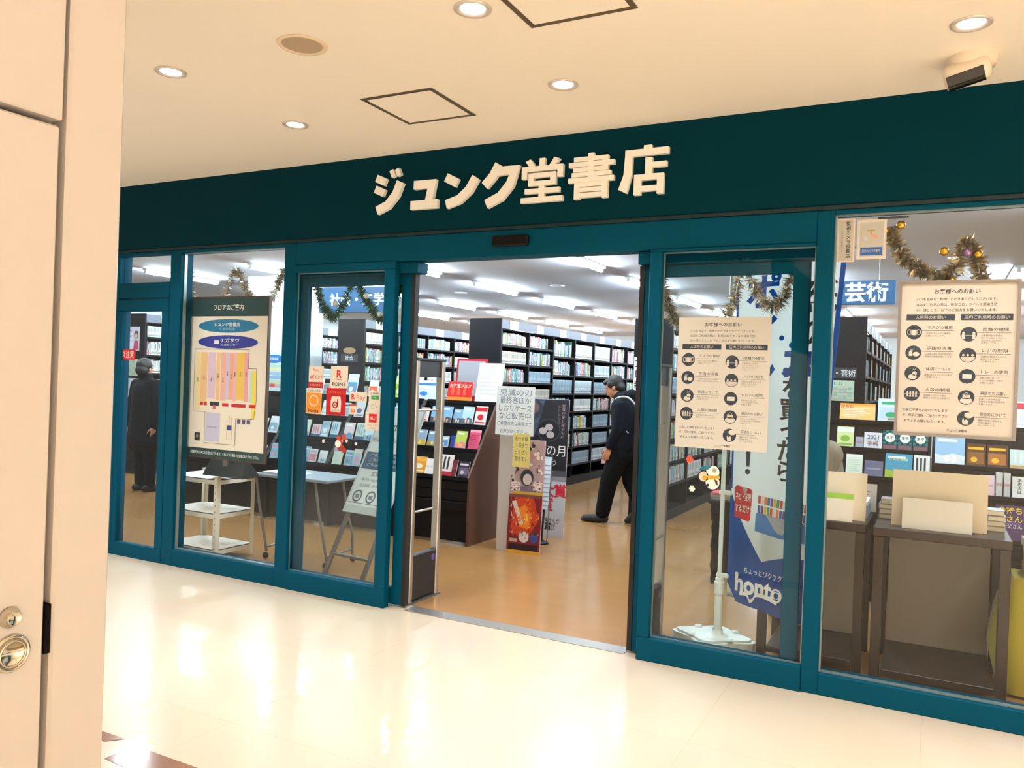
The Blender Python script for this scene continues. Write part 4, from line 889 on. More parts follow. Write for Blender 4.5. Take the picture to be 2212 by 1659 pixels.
def row(ri, tier, x0, items, rn=None, tiers=TIERS, group=None):
    y, z = tiers[tier]; rn = rn or RN[ri]; x = x0
    for k, it in enumerate(items):
        W, H, base, kind, c2, c3, cname = it[:7]; gap = it[7] if len(it) > 7 else .012; tx = it[8] if len(it) > 8 else ()
        x += gap
        booklet('booklet', '%s, %s from left, %s tier, %s' % (cname, ORD[k], TN[tier], rn[4:]), x, y+.012+.02*(k % 2), z-.0055, W, H, .012, base, kind, c2, c3, lean=.32, turn=0.0, cat='booklet', group=group or ('booklets on '+rn), texts=tx)
        x += W
BL = '#8fc1e0'
row(0, 2, -4.585, [(.095, .15, '#e9d9dc', 'band', '#d9a3a8', '#c8414a', 'pink and red booklet'), (.12, .17, '#7fb6de', 'sky', '#4d4a50', '#c99a8a', 'sky blue booklet', .018), (.12, .17, '#7fb6de', 'sky', '#4d4a50', '#c99a8a', 'sky blue booklet'), (.10, .15, '#86b4d8', 'sky', '#5b5558', '#e6e0da', 'smaller sky blue booklet'), (.12, .18, '#b5dbe6', 'sky', '#55606e', '#e2b8ae', 'pale aqua booklet'), (.125, .19, '#efe9e6', 'band', '#c81e2c', '#c81e2c', 'white and red booklet', .012)])
row(0, 1, -4.575, [(.175, .16, '#88a6c4', 'sky', '#c2a63a', '#e3d36a', 'wide blue and yellow booklet'), (.14, .15, '#7f9fc0', 'sky', '#b6a04a', '#d9d2c0', 'blue booklet with yellow foot'), (.10, .11, '#a9cbe6', 'photo', '#5c8cc0', '#ffffff', 'little pale blue booklet'), (.045, .12, '#2a44a0', 'blank', '#3a58b8', '#ffffff', 'thin dark blue booklet'), (.115, .17, '#b9d25a', 'sky', '#e58a9a', '#e8c23a', 'lime green booklet', .02), (.115, .19, '#e0557e', 'lines', '#8a1f4a', '#f2a2ba', 'bright pink booklet', .02)])
row(0, 0, -4.575, [(.11, .13, '#e9e9ee', 'lines', '#b9bcd0', '#9aa2c8', 'white booklet with grey lines'), (.17, .16, '#f0a02a', 'band', '#f6b84e', '#fff2d0', 'orange booklet', .01), (.09, .15, '#f2f0ee', 'blank', '#d9d9d6', '#ffffff', 'plain white booklet', .01), (.17, .20, '#efeae8', 'text', '#2a2228', '#c81a3c', 'white and crimson magazine', .02), (.05, .16, '#6a1826', 'blank', '#8a2a30', '#ffffff', 'thin dark red booklet'), (.11, .15, '#2c2238', 'photo', '#6a5a78', '#d9d2dc', 'dark purple booklet', .01)])
def filler(ri, tier, n, seed, pal):
    rnd = random.Random(seed); its = []
    for k in range(n):
        c_, nm = pal[rnd.randrange(len(pal))]; kd = rnd.choice(('lines', 'photo', 'band', 'text', 'sky'))
        its.append((.095+.04*rnd.random(), .13+.06*rnd.random(), c_, kd, rnd.choice(('#8fb4c8', '#c8d8dc', '#d98a94', '#6a9ab8', '#d9d0b4')), rnd.choice(('#e8eef0', '#7a9ab4', '#d8a0aa', '#486a8a')), nm+' booklet', .012+.012*rnd.random()))
    tot = sum(i[0]+i[7] for i in its); its = [(i[0]*.765/tot,)+i[1:7]+(i[7]*.765/tot,) for i in its]
    row(ri, tier, edges[ri+1]+.026, its)
PAL = [('#cfe2ea', 'pale blue'), ('#e6eef0', 'white'), ('#bcd8e4', 'light aqua'), ('#e4d2d8', 'pale pink'), ('#d4e2d2', 'pale green'), ('#a4c4da', 'soft blue')]
for ri in (1, 2, 3, 4):
    for ti in (2, 1, 0):
        if (ri, ti) != (3, 2): filler(ri, ti, 6, ri*10+ti, PAL)
# objects on top of the racks
YT, ZT = 2.60, 1.3255-.0065
booklet('leaflet', 'white leaflet with a blue shape standing on the rack behind the left security gate', -4.80, YT, ZT, .27, .20, .006, '#e9f1f4', 'photo', '#d8e8ee', '#2f86d8', .22, 0, 'leaflet')
booklet('leaflet', 'red brochure with white and orange print on top of the doorway rack', -4.405, YT, ZT, .29, .20, .010, '#d8201e', 'text', '#f05a3a', '#ef8a2a', .25, 0, 'leaflet', texts=(('お年玉フェア', .5, .78, .2, '#f6e6da', 0),))
booklet('notice_sheet', 'white printed sheet standing at the right end of the doorway rack top', -4.06, YT-.02, ZT, .285, .40, .004, '#f1f6f6', 'lines', '#c9d2d4', '#eef3f3', .22, 0, 'notice', texts=(('ご案内', .5, .92, .05, '#6a7478', 0),))
q = MB().at(frame((-4.42, YT+.17, ZT+.002), (1, 0, 0), (0, .12, 1))); q.box((0, 0.0, -.012), (.36, .44, 0), P('#b5182a', .4)); q.rect(.022, .05, .338, .415, .001, P('#a9adb8', .35)); tag(q.build('framed_board', loc=(-4.24, YT+.17, ZT)), 'red framed grey board standing behind the red brochure', 'display board')
for i, (x, W, c_, c2, nm) in enumerate(((-5.40, .12, '#eceff0', '#e86a3a', 'white and orange leaflet'), (-5.25, .15, '#dfeaf0', '#8fb0c8', 'pale leaflet'), (-5.06, .11, '#d9e88a', '#a8c23a', 'yellow green leaflet'), (-6.15, .12, '#e6eef0', '#c0d0d8', 'white leaflet'), (-5.95, .13, '#f0d8cc', '#e8803a', 'peach leaflet'), (-5.70, .14, '#d2e4ee', '#6a9cc0', 'light blue leaflet'))):
    booklet('leaflet', '%s standing on a dark rack top behind the point card stickers' % nm, x, YT, ZT, W, .18+.03*(i % 3), .006, c_, 'photo', c2, '#ffffff', .22, 0, 'leaflet', 'leaflets on the rack tops')
q = MB().at(frame((-7.09, YT+.05, ZT+.002), (1, 0, 0), (0, .1, 1))); q.box((0, 0, -.01), (.44, .46, 0), P('#cfe0e4', .4)); q.ell(.24, .38, .16, .05, .001, P('#1c7ac0', .4)); q.text('書籍検索', .24, .38, .035, .0015, WHITE)
for i, c_ in enumerate(('#bcd8c0', '#e2dcae', '#9cc0e0', '#8aaed8', '#c8d4b0', '#d0b4a4')): q.rect(.02, .28-.045*i, .42, .315-.045*i, .001, P(c_, .5))
q.rect(.22, .05, .3, .09, .0014, P('#e0583a')); tag(q.build('poster_stand', loc=(-6.88, YT+.05, ZT)), 'pale blue poster with a blue oval standing on the rack behind the floor guide board', 'poster')
q = MB(); q.lathe([(0, -.085), (.05, -.07), (.082, -.03), (.085, .01), (.06, .065), (0, .085)], (-6.95, 2.45, 1.105+.08), P('#d8cdb4', .6, vary=.2, scale=40), 16); tag(q.build('round_ornament', loc=(-6.95, 2.45, 1.1)), 'round cream ornament on the rack seen right of the floor guide board', 'ornament')

# right-hand racks behind the big window
RRN = ['the rack left half behind the window', 'the rack right half behind the window']
T_R1 = [(2.02, .62), (2.19, .93), (2.34, 1.13), (2.50, 1.335)]; T_R2 = [(2.02, .60), (2.14, .865), (2.26, 1.055), (2.50, 1.335)]
rack(-.94, -.005, 'dark slanted display rack behind the big window, holding three teal dotted books', T_R1)
rack(.0, .93, 'dark slanted display rack at the right end of the big window, holding food magazines', T_R2)
def rbk(label, x, tier, tiers, W, H, base, kind, c2, c3, name='magazine', lean=.28, dy=.012, cat='magazine', texts=(), th=.014, group='magazines on the window racks'):
    y, z = tiers[tier]; return booklet(name, label, x, y+dy, z-.0055, W, H, th, base, kind, c2, c3, lean, 0, cat, group, texts)
rbk('orange and yellow landscape leaflet on top of the window rack', -.66, 3, T_R1, .255, .135, '#f2c27a', 'lines', '#e8f0ee', '#f09a3a', 'leaflet', texts=(('かもめ', .2, .82, .22, '#d85a2a', 0),))
rbk('pale blue leaflet with a green heading on top of the window rack', -.385, 3, T_R1, .24, .185, '#cfe2f0', 'photo', '#b8d0e8', '#2f9a6a', 'leaflet')
rbk('yellow green book beside the beige coat, middle tier of the window rack', -.66, 2, T_R1, .12, .16, '#d6e2a0', 'band', '#e8f0e4', '#8ab04a', 'magazine')
rbk('little grey book left of the white numeral book', -.525, 2, T_R1, .055, .085, '#a9a8b4', 'blank', '#8a8896', '#ffffff', 'magazine')
rbk('white book with large grey numerals left of the teal dotted books', -.465, 2, T_R1, .125, .125, '#e4e4ea', 'blank', '#cfcfda', '#ffffff', 'magazine', texts=(('2021', .5, .72, .34, '#6a6a86', 0), ('手帳', .5, .3, .3, '#8a6a7a', 0)))
for i, nm in enumerate(('leftmost', 'middle', 'rightmost')):
    rbk('%s of the three teal dotted books with a white round label' % nm, -.335+.1035*i, 2, T_R1, .099, .15, '#123a40', 'dots', '#1d7a80', '#7a5a60', 'book', cat='book', texts=(('鬼平', .5, .62, .16, '#4a5a5a', 0),))
rbk('white book with green print, left end of the lower window rack tier', -.575, 1, T_R1, .115, .16, '#e4f0e6', 'lines', '#b8d8b4', '#f0f6f0', 'book', cat='book')
rbk('low grey violet book with a white foot on the window rack', -.445, 1, T_R1, .125, .12, '#6d6f8c', 'blank', '#9a9cb4', '#ffffff', 'book', cat='book')
rbk('green and sky blue picture book on the window rack', -.305, 1, T_R1, .18, .185, '#4aa0c4', 'sky', '#a8c04a', '#1c6a34', 'book', cat='book', texts=(('こんにちは', .5, .78, .13, '#e8f0a0', 0),))
rbk('white book with a black animal drawing on the window rack', -.115, 1, T_R1, .105, .185, '#eef4f6', 'text', '#3a3c40', '#dfe8ea', 'book', cat='book')
rbk('large pale blue winter sports magazine beside the food magazines', .02, 2, T_R2, .19, .21, '#9cc8ee', 'sky', '#eaf4fc', '#ffffff')
rbk('left one of the two brown food magazines', .222, 2, T_R2, .118, .165, '#5a3a20', 'photo', '#8a5a2a', '#e8b83a')
rbk('right one of the two brown food magazines', .35, 2, T_R2, .125, .165, '#4a3020', 'photo', '#a86a34', '#f0b82a')
rbk('pale blue and tan magazine at the right edge of the photo', .49, 2, T_R2, .15, .14, '#cfe6ea', 'text', '#e6f2f4', '#c9a878')
rbk('pale pink book right of the cream board', .31, 1, T_R2, .085, .145, '#e8ccd2', 'blank', '#d0a8b4', '#ffffff', 'book', cat='book')
rbk('white book with vertical black writing at the right edge', .50, 1, T_R2, .15, .15, '#f0f2f2', 'blank', '#e4e8ea', '#ffffff', 'book', cat='book', texts=(('あの人は', .3, .82, .17, '#3a3c44', 1), ('自分の', .6, .82, .17, '#3a3c44', 1)))
for i in range(2):
    booklet('book', 'slim white book with its spine outward, %s of the pair at the window rack' % ('left' if i == 0 else 'right'), .405+.046*i, 2.16, .86, .038, .165, .085, '#e6ecf2', 'blank', '#d8a8b4', '#ffffff', .05, 0, 'book', 'magazines on the window racks')
rbk('red and white book high at the right edge beside the framed notice', .50, 3, T_R2, .14, .20, '#eef0f2', 'band', '#c83048', '#d8dce0', 'book', cat='book')
rbk('purple and yellow book with bold yellow writing at the right edge', .40, 0, T_R2, .16, .23, '#4a2c6a', 'blank', '#6a4a9a', '#d8c23a', 'book', .2, -.05, cat='book', texts=(('金持ち', .5, .86, .2, '#f0d83a', 0), ('父さん', .5, .62, .2, '#f0d83a', 0), ('貧乏父さん', .5, .4, .12, '#d8d0e8', 0)))
# piles of books on the tables
def pile(x, y, z, n, W, D, label, cols, seed=1, th=.028, group=None):
    rnd = random.Random(seed)
    for k in range(n):
        q = MB(); dx, dy = rnd.uniform(-.006, .006), rnd.uniform(-.006, .006); c_ = P(cols[k % len(cols)], .4)
        z0 = z+k*th
        q.box((x+dx, y+dy, z0), (x+dx+W, y+dy+D, z0+.003), c_); q.box((x+dx, y+dy, z0+th-.0035), (x+dx+W, y+dy+D, z0+th-.0005), c_); q.box((x+dx, y+dy+.001, z0+.003), (x+dx+.003, y+dy+D-.001, z0+th-.0035), c_); q.box((x+dx+.0035, y+dy+.003, z0+.0032), (x+dx+W-.003, y+dy+D-.003, z0+th-.0037), PAGES)
        tag(q.build('book', loc=(x+W/2, y+D/2, z0)), label % ('bottom' if k == 0 else 'top' if k == n-1 else ORD[k]+' from the bottom'), 'book', group or 'piled books on the window tables')
pile(.275, .62, .836, 4, .085, .13, 'grey book piled right of the cream board, %s one', ('#8d9298', '#9aa0a4'), 3)
pile(-.255, .70, .836, 4, .07, .13, 'pinkish grey book piled left of the cream board, %s one', ('#9a8d8e', '#a89a98'), 4)
pile(.455, .545, .6255, 5, .19, .26, 'thick cream-edged book piled on the yellow cloth, %s one', ('#d9cda8', '#d2c49a'), 5, .045)
bx_ = thing('book_box', 'grey box with a red-white book on it beside the cream board at the teal post', 'box', (-.375, .72, .8355))
MB().box((-.42, .60, .8355), (-.312, .88, .915), P('#8a94a6', .5), .004).build('body', bx_)
q = MB(); q.box((-.418, .61, .9155), (-.314, .86, .932), P('#e8e2e2', .4)); q.at(frame((-.418, .61, .9325), (1, 0, 0), (0, 1, 0))); q.rect(.01, .02, .095, .12, .0005, P('#c05a52')); tag(q.build('book', loc=(-.366, .735, .9155)), 'white book with a red patch lying on the grey box', 'book')
booklet('book', 'upright white book with thin red foot behind the grey box', -.40, .90, .8355, .115, .165, .03, '#f2f2f2', 'lines', '#d8a0a4', '#f4f4f4', .15, 0, 'book')

# ------------------------------------------------------------------ promotional stands in the doorway
ps = thing('promotional_stand', 'white cardboard stand with handwritten sheet and orange red poster, in the doorway', 'display stand', (-3.25, 2.25, 0))
GW = P('#c9c8cc', .6, name='white_cardboard')
q = MB(); q.box((-3.50, 2.10, 0), (-3.33, 2.115, 1.20), GW); q.box((-3.49, 2.115, 0), (-3.475, 2.42, 1.20), GW); q.box((-3.475, 2.40, 0), (-3.37, 2.415, 1.2), GW); q.build('backing_board', ps)
q = MB().at(frame((-3.375, 2.065, .0), (1, .12, 0), (0, .05, 1))); W_ = .315
q.box((0, 0, -.02), (W_, 1.02, 0), P('#b9a0a4', .5)); OR1, OR2, OR3 = P('#c8421e'), P('#e8842a'), P('#7a1420')
q.rect(0, 0.03, W_, .52, .001, OR3); q.poly([(0.02, .18), (.20, .16), (.29, .30), (.24, .50), (.06, .50)], .0014, OR1); q.poly([(.10, .24), (.20, .22), (.22, .34), (.16, .44), (.09, .40)], .0018, OR2); q.poly([(.03, .46), (.07, .47), (.15, .27), (.12, .25)], .0022, P('#d8cfc4')); q.poly([(.15, .30), (.20, .29), (.18, .36)], .0022, P('#f4c45a'))
q.ell(.16, .15, .05, .05, .002, P('#dcd8da')); q.ell(.255, .145, .04, .045, .002, P('#3a4a92')); q.rect(.02, .10, .10, .13, .002, P('#b9a8a0')); q.rect(.02, .03, W_-.02, .085, .0022, P('#26101a')); q.rect(0, 0, W_, .03, .002, P('#d8a43a'))
rnd = random.Random(5)
for k in range(90):      # busy flame-like brushwork
    u, v = rnd.uniform(.02, W_-.02), rnd.uniform(.13, .49); d = abs(u-.17)/.15+abs(v-.34)/.2
    c_ = rnd.choice(('#e8902e', '#f0b04a', '#e8622a', '#d8401e') if d < .9 else ('#9a1a20', '#5a1018', '#c83a28', '#2a1420', '#d8b8a8', '#b84a4a'))
    a = rnd.uniform(.8, 2.2); L = rnd.uniform(.015, .05); t_ = rnd.uniform(.003, .009)
    x2, y2 = min(W_-.005, max(.005, u+L*math.cos(a))), min(.51, v+L*math.sin(a))
    q.add([(u-t_, v, .0024+.00001*k), (u+t_, v, .0024+.00001*k), (x2, y2, .0024+.00001*k)], [(0, 1, 2)], P(c_, .5))
for k in range(60): q.ell(rnd.uniform(.0, W_-.03) if k % 2 else rnd.choice((rnd.uniform(0.01, .06), rnd.uniform(.25, .30))), rnd.uniform(.56, 1.0), rnd.uniform(.008, .02), rnd.uniform(.01, .025), .001+.00002*k, P(rnd.choice(('#3a2a3c', '#e8dde0', '#8a5a78', '#c8889a', '#f0e6e6'))), 8)
q.ell(.16, .68, .062, .075, .003, P('#2c3a48')); q.ell(.165, .665, .042, .05, .0034, P('#d6cfd2')); q.text('完', .055, .60, .085, .0035, P('#f0e8ea'), bold=.02); q.text('結', .265, .61, .085, .0035, P('#f0e8ea'), bold=.02); q.rect(.10, .555, .23, .60, .003, P('#7a6a8a')); q.rect(.03, .53, W_, .555, .003, P('#c8a83a')); q.rect(0, .50, W_, .525, .0026, P('#7a4438'))
q.build('poster_front', ps)
q = MB().at(frame((-3.52, 2.045, 1.055), (1, .06, 0), (0, .02, 1))); q.box((0, 0, -.002), (.375, .44, 0), P('#f2fafc', .6)); BLU = P('#7389a4', .6)
for i, t in enumerate(('鬼滅の刃', '最終巻ほか', 'しおりケース', 'など販売中', 'ご希望の方は店員まで', 'お声がけください。')): q.text(t, .187, .385-.07*i, .062 if i < 4 else .04, .0008, BLU, width=(.31, .30, .32, .31, .34, .28)[i])
q.build('handwritten_sheet', ps)
q = MB().at(frame((-3.335, 2.045, .775), (1, .10, 0), (0, .0, 1))); q.box((0, 0, -.002), (.165, .30, 0), P('#e8dc8a', .5))
for i, t in enumerate(('お一人様', '一冊まで', 'とさせて', '頂きます')): q.text(t, .083, .255-.06*i, .042, .0008, P('#6e6a4a'), width=.12)
q.build('yellow_note', ps)
p2 = thing('book_poster_stand', 'black and white standing book poster with pale round fruits and red award writing', 'display stand', (-3.38, 2.97, 0))
q = MB().at(frame((-3.68, 2.95, 0), (1, .10, 0), (0, .03, 1))); W_ = .455; BK = P('#1c1d22', .4)
q.box((0, 0, -.015), (W_, 1.375, 0), P('#c2c8d4', .5)); q.rect(0, .66, W_, 1.37, .001, BK); q.rect(0, .60, W_, .66, .001, P('#4a4c54')); q.rect(0, .55, W_, .60, .001, P('#8a8e98'))
q.ell(.09, 1.27, .09, .10, .0013, P('#2e3440')); q.ell(.09, 1.28, .05, .055, .0016, P('#6a5054')); q.poly([(0, .95), (.10, 1.0), (.16, 1.2), (.20, 1.37), (.12, 1.37), (0, 1.1)], .0012, P('#3f4e60')); q.ell(.25, 1.06, .125, .115, .0016, P('#101116')); q.ring(.25, 1.06, .115, .125, .0018, P('#38404c'), 28, .92)
for (u, v) in ((.19, 1.05), (.255, 1.09), (.27, 1.015)): q.ell(u, v, .042, .036, .002, P('#b8aeb0'), 16)
q.text('流浪の月', .225, .86, .115, .002, WHITE, width=.42); q.text('凪良ゆう', .23, .74, .065, .002, WHITE, width=.23); q.vtext('世界が愛と呼ぶもの', .40, 1.31, .035, .002, P('#b89aa2'), 1.1); q.vtext('わたしたちは', .355, 1.30, .028, .002, P('#8a7a82'), 1.1)
AW = P('#c8283c', .5); q.text('大', .27, .46, .13, .002, AW, bold=.035); q.text('賞', .405, .46, .13, .002, AW, bold=.03); q.text('賞', .27, .32, .13, .002, AW, bold=.03); q.text('凪良さんが', .31, .155, .06, .002, INK, width=.20); q.text('受賞!!', .27, .10, .07, .002, INK, bold=.02); q.vtext('本屋', .16, .50, .06, .002, P('#7a7c84'))
q.build('poster_panel', p2)
q = MB(); q.box((-3.65, 2.98, 0), (-3.63, 3.18, .02), GW); q.bar((-3.45, 3.18, .01), (-3.45, 3.005, .9), .10, .01, GW); q.build('rear_strut', p2)
lr = thing('leaflet_rack', 'narrow wire rack of white leaflets between the two promotional stands', 'leaflet rack', (-3.277, 2.62, 0))
q = MB(); 
for x in (-3.335, -3.22): q.tube([(x, 2.60, 0.03), (x, 2.66, .86)], .006, GREYM, 8)
q.tube([(-3.277, 2.60, .03), (-3.277, 2.64, .36)], .010, BLACK, 8); q.build('wire_frame', lr)
for k in range(11):
    q = MB().at(frame((-3.335, 2.585+.004*k, .33+.042*k), (1, 0, 0), (0, .25, 1))); q.box((0, 0, -.004), (.115, .08, 0), P('#d2dfe8', .5)); q.rect(.01, .06, .105, .075, .0008, P('#b4c8d8')); q.build('leaflet', lr)
q = MB(); q.lathe([(0, 0), (.07, 0), (.06, .02), (.02, .035)], (-3.277, 2.60, 0), BLACK, 20); q.build('base', lr)

# dark table with turned legs behind the right pane
wt = thing('side_table', 'dark wooden side table with turned legs behind the banner pole', 'table', (-1.15, 2.25, 0))
MB().box((-1.55, 1.98, .635), (-.97, 2.50, .665), DKWOOD, .005).build('tabletop', wt); MB().box((-1.535, 2.02, .565), (-1.02, 2.46, .6345), DKWOOD).build('apron', wt)
for x in (-1.50, -1.045):
    for y in (2.045, 2.435):
        q = MB(); q.lathe([(0.022, 0), (.028, .04), (.022, .07), (.034, .14), (.026, .22), (.036, .30), (.026, .38), (.034, .44), (.026, .49), (.040, .50), (.040, .564)], (x, y, 0), DKWOOD, 16); q.build('leg', wt)
pile(-1.54, 2.02, .6655, 3, .16, .20, 'magazine lying on the dark side table, %s of its pile', ('#7a8a90', '#c8d2d8', '#d8405a'), 9, .018, 'magazines on the side table')
pile(-1.34, 2.02, .6655, 5, .18, .20, 'book on the dark side table, %s of its pile', ('#6a8088', '#4a6a72', '#c4cccc', '#8898a4', '#c8b89a'), 10, .024, 'magazines on the side table')
# ------------------------------------------------------------------ tall bookcases (long double rows seen end-on)
HB = 2.32
def bookcase(xf, y0, nb, label, boards_fn, thick=.46, bay=.78):
    """face towards +x at xf, near end at y0"""
    t = thing('bookcase', label, 'bookcase', (xf-thick/2, y0+nb*bay/2, 0), 'tall dark bookcases')
    xb = xf-.30
    MB().box((xf-thick, y0-.03, 0), (xf, y0-.001, HB), DKPANEL, .004).build('end_panel', t)
    MB().box((xb-.02, y0, .12), (xb, y0+nb*bay, 2.20), P('#161518', .6)).build('back_board', t)
    MB().box((xf-thick, y0, 0), (xf-.02, y0+nb*bay, .118), DKWOOD).build('plinth', t)
    q = MB(); q.box((xf-.05, y0, 2.20), (xf-.03, y0+nb*bay, HB-.005), P('#5c6270', .45)); q.box((xf-thick, y0, 2.19), (xf-.051, y0+nb*bay, 2.20), DKWOOD); hbd = q.build('header_board', t)
    for b in range(nb+1):
        y = y0+b*bay
        MB().box((xb+.0005, max(y0, y-.014), .12), (xf, y+.014, 2.19), DKWOOD).build('upright', t)
    shelf0 = None
    for b in range(nb):
        for z in boards_fn(b):
            if shelf0 is None:
                shelf0 = MB().box((xb+.001, y0+b*bay+.015, z-.026), (xf-.004, y0+(b+1)*bay-.015, z), DKWOOD).build('shelf', t); z00 = z; b00 = b
            else:
                c_ = shelf0.copy(); COL.objects.link(c_); c_.parent = t; c_.location = (0, (b-b00)*bay, z-z00)
        q = MB(); q.box((xf-.029, y0+b*bay+.26, 2.20), (xf-.026, y0+b*bay+.48, HB-.01), P('#dcecf0', .5))
        q.at(frame((xf-.0255, y0+b*bay+.26, 2.20), (0, 1, 0), (0, 0, 1)))
        for i in range(3): q.rect(.03, .03+.025*i, .19, .037+.025*i, .0002, INKG)
        q.build('section_card', hbd)
    return t
BOOKS = []   # (name of the bookcase, shelf words, xf, y, z, thick, height, depth)
def fill(bc, xf, y0, nb, boards_fn, seed, bay=.78, skip=()):
    rnd = random.Random(seed)
    for b in range(nb):
        bl = boards_fn(b)
        for k, z in enumerate(bl):
            if (b, k) in skip: continue
            top = (bl[k-1]-.026 if k else 2.19); Hm = top-z-.03
            y = y0+b*bay+.02; end = y0+(b+1)*bay-.02; setw = rnd.random() < .45; hh = Hm*(.78+.15*rnd.random()); th = rnd.uniform(.012, .022); ci = rnd.randrange(5)
            stop = end-(rnd.uniform(0, .16) if not setw else .02)
            while y < stop:
                if not setw: th = rnd.choice((.012, .016, .02, .026, .034)); hh = Hm*rnd.uniform(.70, .98); ci = rnd.choice((0, 0, 1, 1, 2, 3, 4, 5, 6, 7, 8, 9, 10, 11))
                if y+th > end: break
                BOOKS.append((bc, ('top' if k == 0 else ORD[k]), ORD[b], xf-.02-.012*rnd.random(), y, z, th-.0008, hh, ci, rnd.randrange(3)))
                y += th
                if not setw and rnd.random() < .03: y += .05
bA = lambda b: [2.0-.238*k for k in range(8)] if b < 2 else [1.92-.268*k for k in range(7)]
bB = lambda b: [1.99-.262*k for k in range(7)]
CASES = [('behind the walking man', -4.81, 4.50, 9, bA), ('seen past the left security gate', -6.97, 4.54, 9, bB), ('beyond the white column', -9.13, 5.30, 7, bB), ('behind the right notice', -2.65, 4.62, 7, bB), ('behind the big window', -.62, 4.50, 7, bB), ('behind the left door', -10.10, 3.50, 5, bB)]
for i, (nm, xf, y0, nb, fn) in enumerate(CASES):
    bookcase(xf, y0, nb, 'tall dark bookcase row with grey end panel, the one '+nm, fn)
    fill(nm, xf, y0, nb, fn, 20+i)
VIS = {'behind the walking man': [(1087, 700, 1352, 815), (1160, 815, 1310, 860), (1228, 860, 1315, 1040)], 'seen past the left security gate': [(794, 705, 829, 790), (892, 712, 1016, 790)], 'beyond the white column': [(668, 712, 734, 790)], 'behind the right notice': [(1446, 985, 1570, 1115), (1447, 700, 1462, 790)], 'behind the big window': [(1878, 700, 1934, 840)], 'behind the left door': [(320, 715, 344, 790)]}
SCOL = ['#e3ebee', '#cfdfe8', '#eef0ee', '#d9d2c6', '#9fb8c9', '#4a6a94', '#b8404a', '#d8c45a', '#5a8a5c', '#2e3440', '#c98aa0', '#7fc2c4']
SNAME = ['white', 'pale blue', 'white', 'cream', 'grey blue', 'blue', 'red', 'yellow', 'green', 'black', 'pink', 'turquoise']
BAND = ['#8a97a8', '#c05a6a', '#4a7a5a']
def spine_mesh(q, x, y, z, th, h, ci, bi, dep=.14):
    c_ = P(SCOL[ci], .4)
    q.box((x-dep, y, z), (x, y+th, z+h), c_)
    q.at(frame((x+.0003, y, z), (0, 1, 0), (0, 0, 1)))
    d_ = P('#5a6470' if ci not in (5, 6, 8, 9) else '#d9dde0', .5)
    q.rect(th*.3, h*.45, th*.7, h*.9, 0, d_); q.rect(th*.05, h*.10, th*.95, h*(.2 if bi else .28), 0, P(BAND[bi], .5))
    q.at(Matrix())
score = []
for bk in BOOKS:
    bc, k, b, x, y, z, th, h, ci, bi = bk; sx_, sy_, d = proj((x, y+th/2, z+h/2))
    ok = any(a <= sx_ <= c_ and b_ <= sy_ <= e for a, b_, c_, e in VIS[bc])
    dirx = abs(proj((x, y+th, z))[0]-proj((x, y, z))[0])
    score.append(dirx*(h/d*FPX) if ok else 0.0)
order = sorted(range(len(BOOKS)), key=lambda i: -score[i]); own = set(i for i in order[:235] if score[i] > 0)
proto = {}
rest = MB()
for i, bk in enumerate(BOOKS):
    bc, k, b, x, y, z, th, h, ci, bi = bk
    if i in own:
        if (ci, bi) not in proto:
            q = MB(); spine_mesh(q, 0, 0, 0, 1, 1, ci, bi, 1); o = q.build('book'); proto[(ci, bi)] = o
        else: o = proto[(ci, bi)].copy(); COL.objects.link(o)
        o.location = (x, y, z+.0005); o.scale = (.14, th, h)
        tag(o, '%s book, %s shelf, %s bay, bookcase %s' % (SNAME[ci], k, b, bc), 'book', '%s books, %s shelf, %s bay, bookcase %s' % (SNAME[ci], k, b, bc))
    else: spine_mesh(rest, x, y, z+.0005, th, h, ci, bi)
tag(rest.build('shelved_books'), 'rows of further upright books filling the distant bookcases of the store', 'books', kind='stuff')

# posters and labels on the bookcase ends
def endsign(name, label, cat, x0, x1, y, z0, z1, m, fn, group=None):
    q = MB().at(frame((x0, y, z0))); q.box((0, 0, 0), (x1-x0, z1-z0, .002), m); fn(q, x1-x0, z1-z0)
    return tag(q.build(name, loc=((x0+x1)/2, y, z0)), label, cat, group)
DKS = P('#2a2a31', .45)
def lab(t): return lambda q, W, H: q.text(t, W*.5, H*.5, H*.62, .003, P('#c9d2d2'), maxw=W*.94, bold=.02)
def calend(q, W, H):
    q.text('1   22', W*.5, H*.84, H*.17, .003, P('#3a4a44'), bold=.02)
    for i in range(6):
        for j in range(4): q.rect(W*(.06+.15*i), H*(.10+.16*j), W*(.17+.15*i), H*(.21+.16*j), .003, P(('#8fae9c', '#b4c4b4', '#c8b0a0', '#9ab8b0')[(i+j*2) % 4], .5))
    for j in range(4): q.rect(W*.05, H*(.075+.16*j), W*.95, H*(.085+.16*j), .0032, P('#6a8a7c'))
CALM = P('#b3c9b4', .5)
Y1 = 4.466
endsign('section_label', 'dark label reading arts and letters on the bookcase end behind the big window', 'sign', -1.075, -.70, Y1, 1.69, 1.80, DKS, lab('人文・芸術'), 'labels on bookcase ends')
endsign('calendar', 'green day calendar below the dark label behind the big window', 'calendar', -1.02, -.72, Y1, 1.46, 1.67, CALM, calend, 'calendars on bookcase ends')
endsign('section_label', 'dark label reading society on the bookcase end left of the doorway', 'sign', -7.36, -7.06, 4.506, 1.72, 1.83, DKS, lab('社会'), 'labels on bookcase ends')
q = MB().at(frame((-7.34, 4.506, 1.83))); q.ell(.13, .05, .11, .045, .003, P('#9a7a5a', .5), 16); tag(q.build('section_picture', loc=(-7.21, 4.506, 1.83)), 'small brown oval picture over the society label', 'picture')
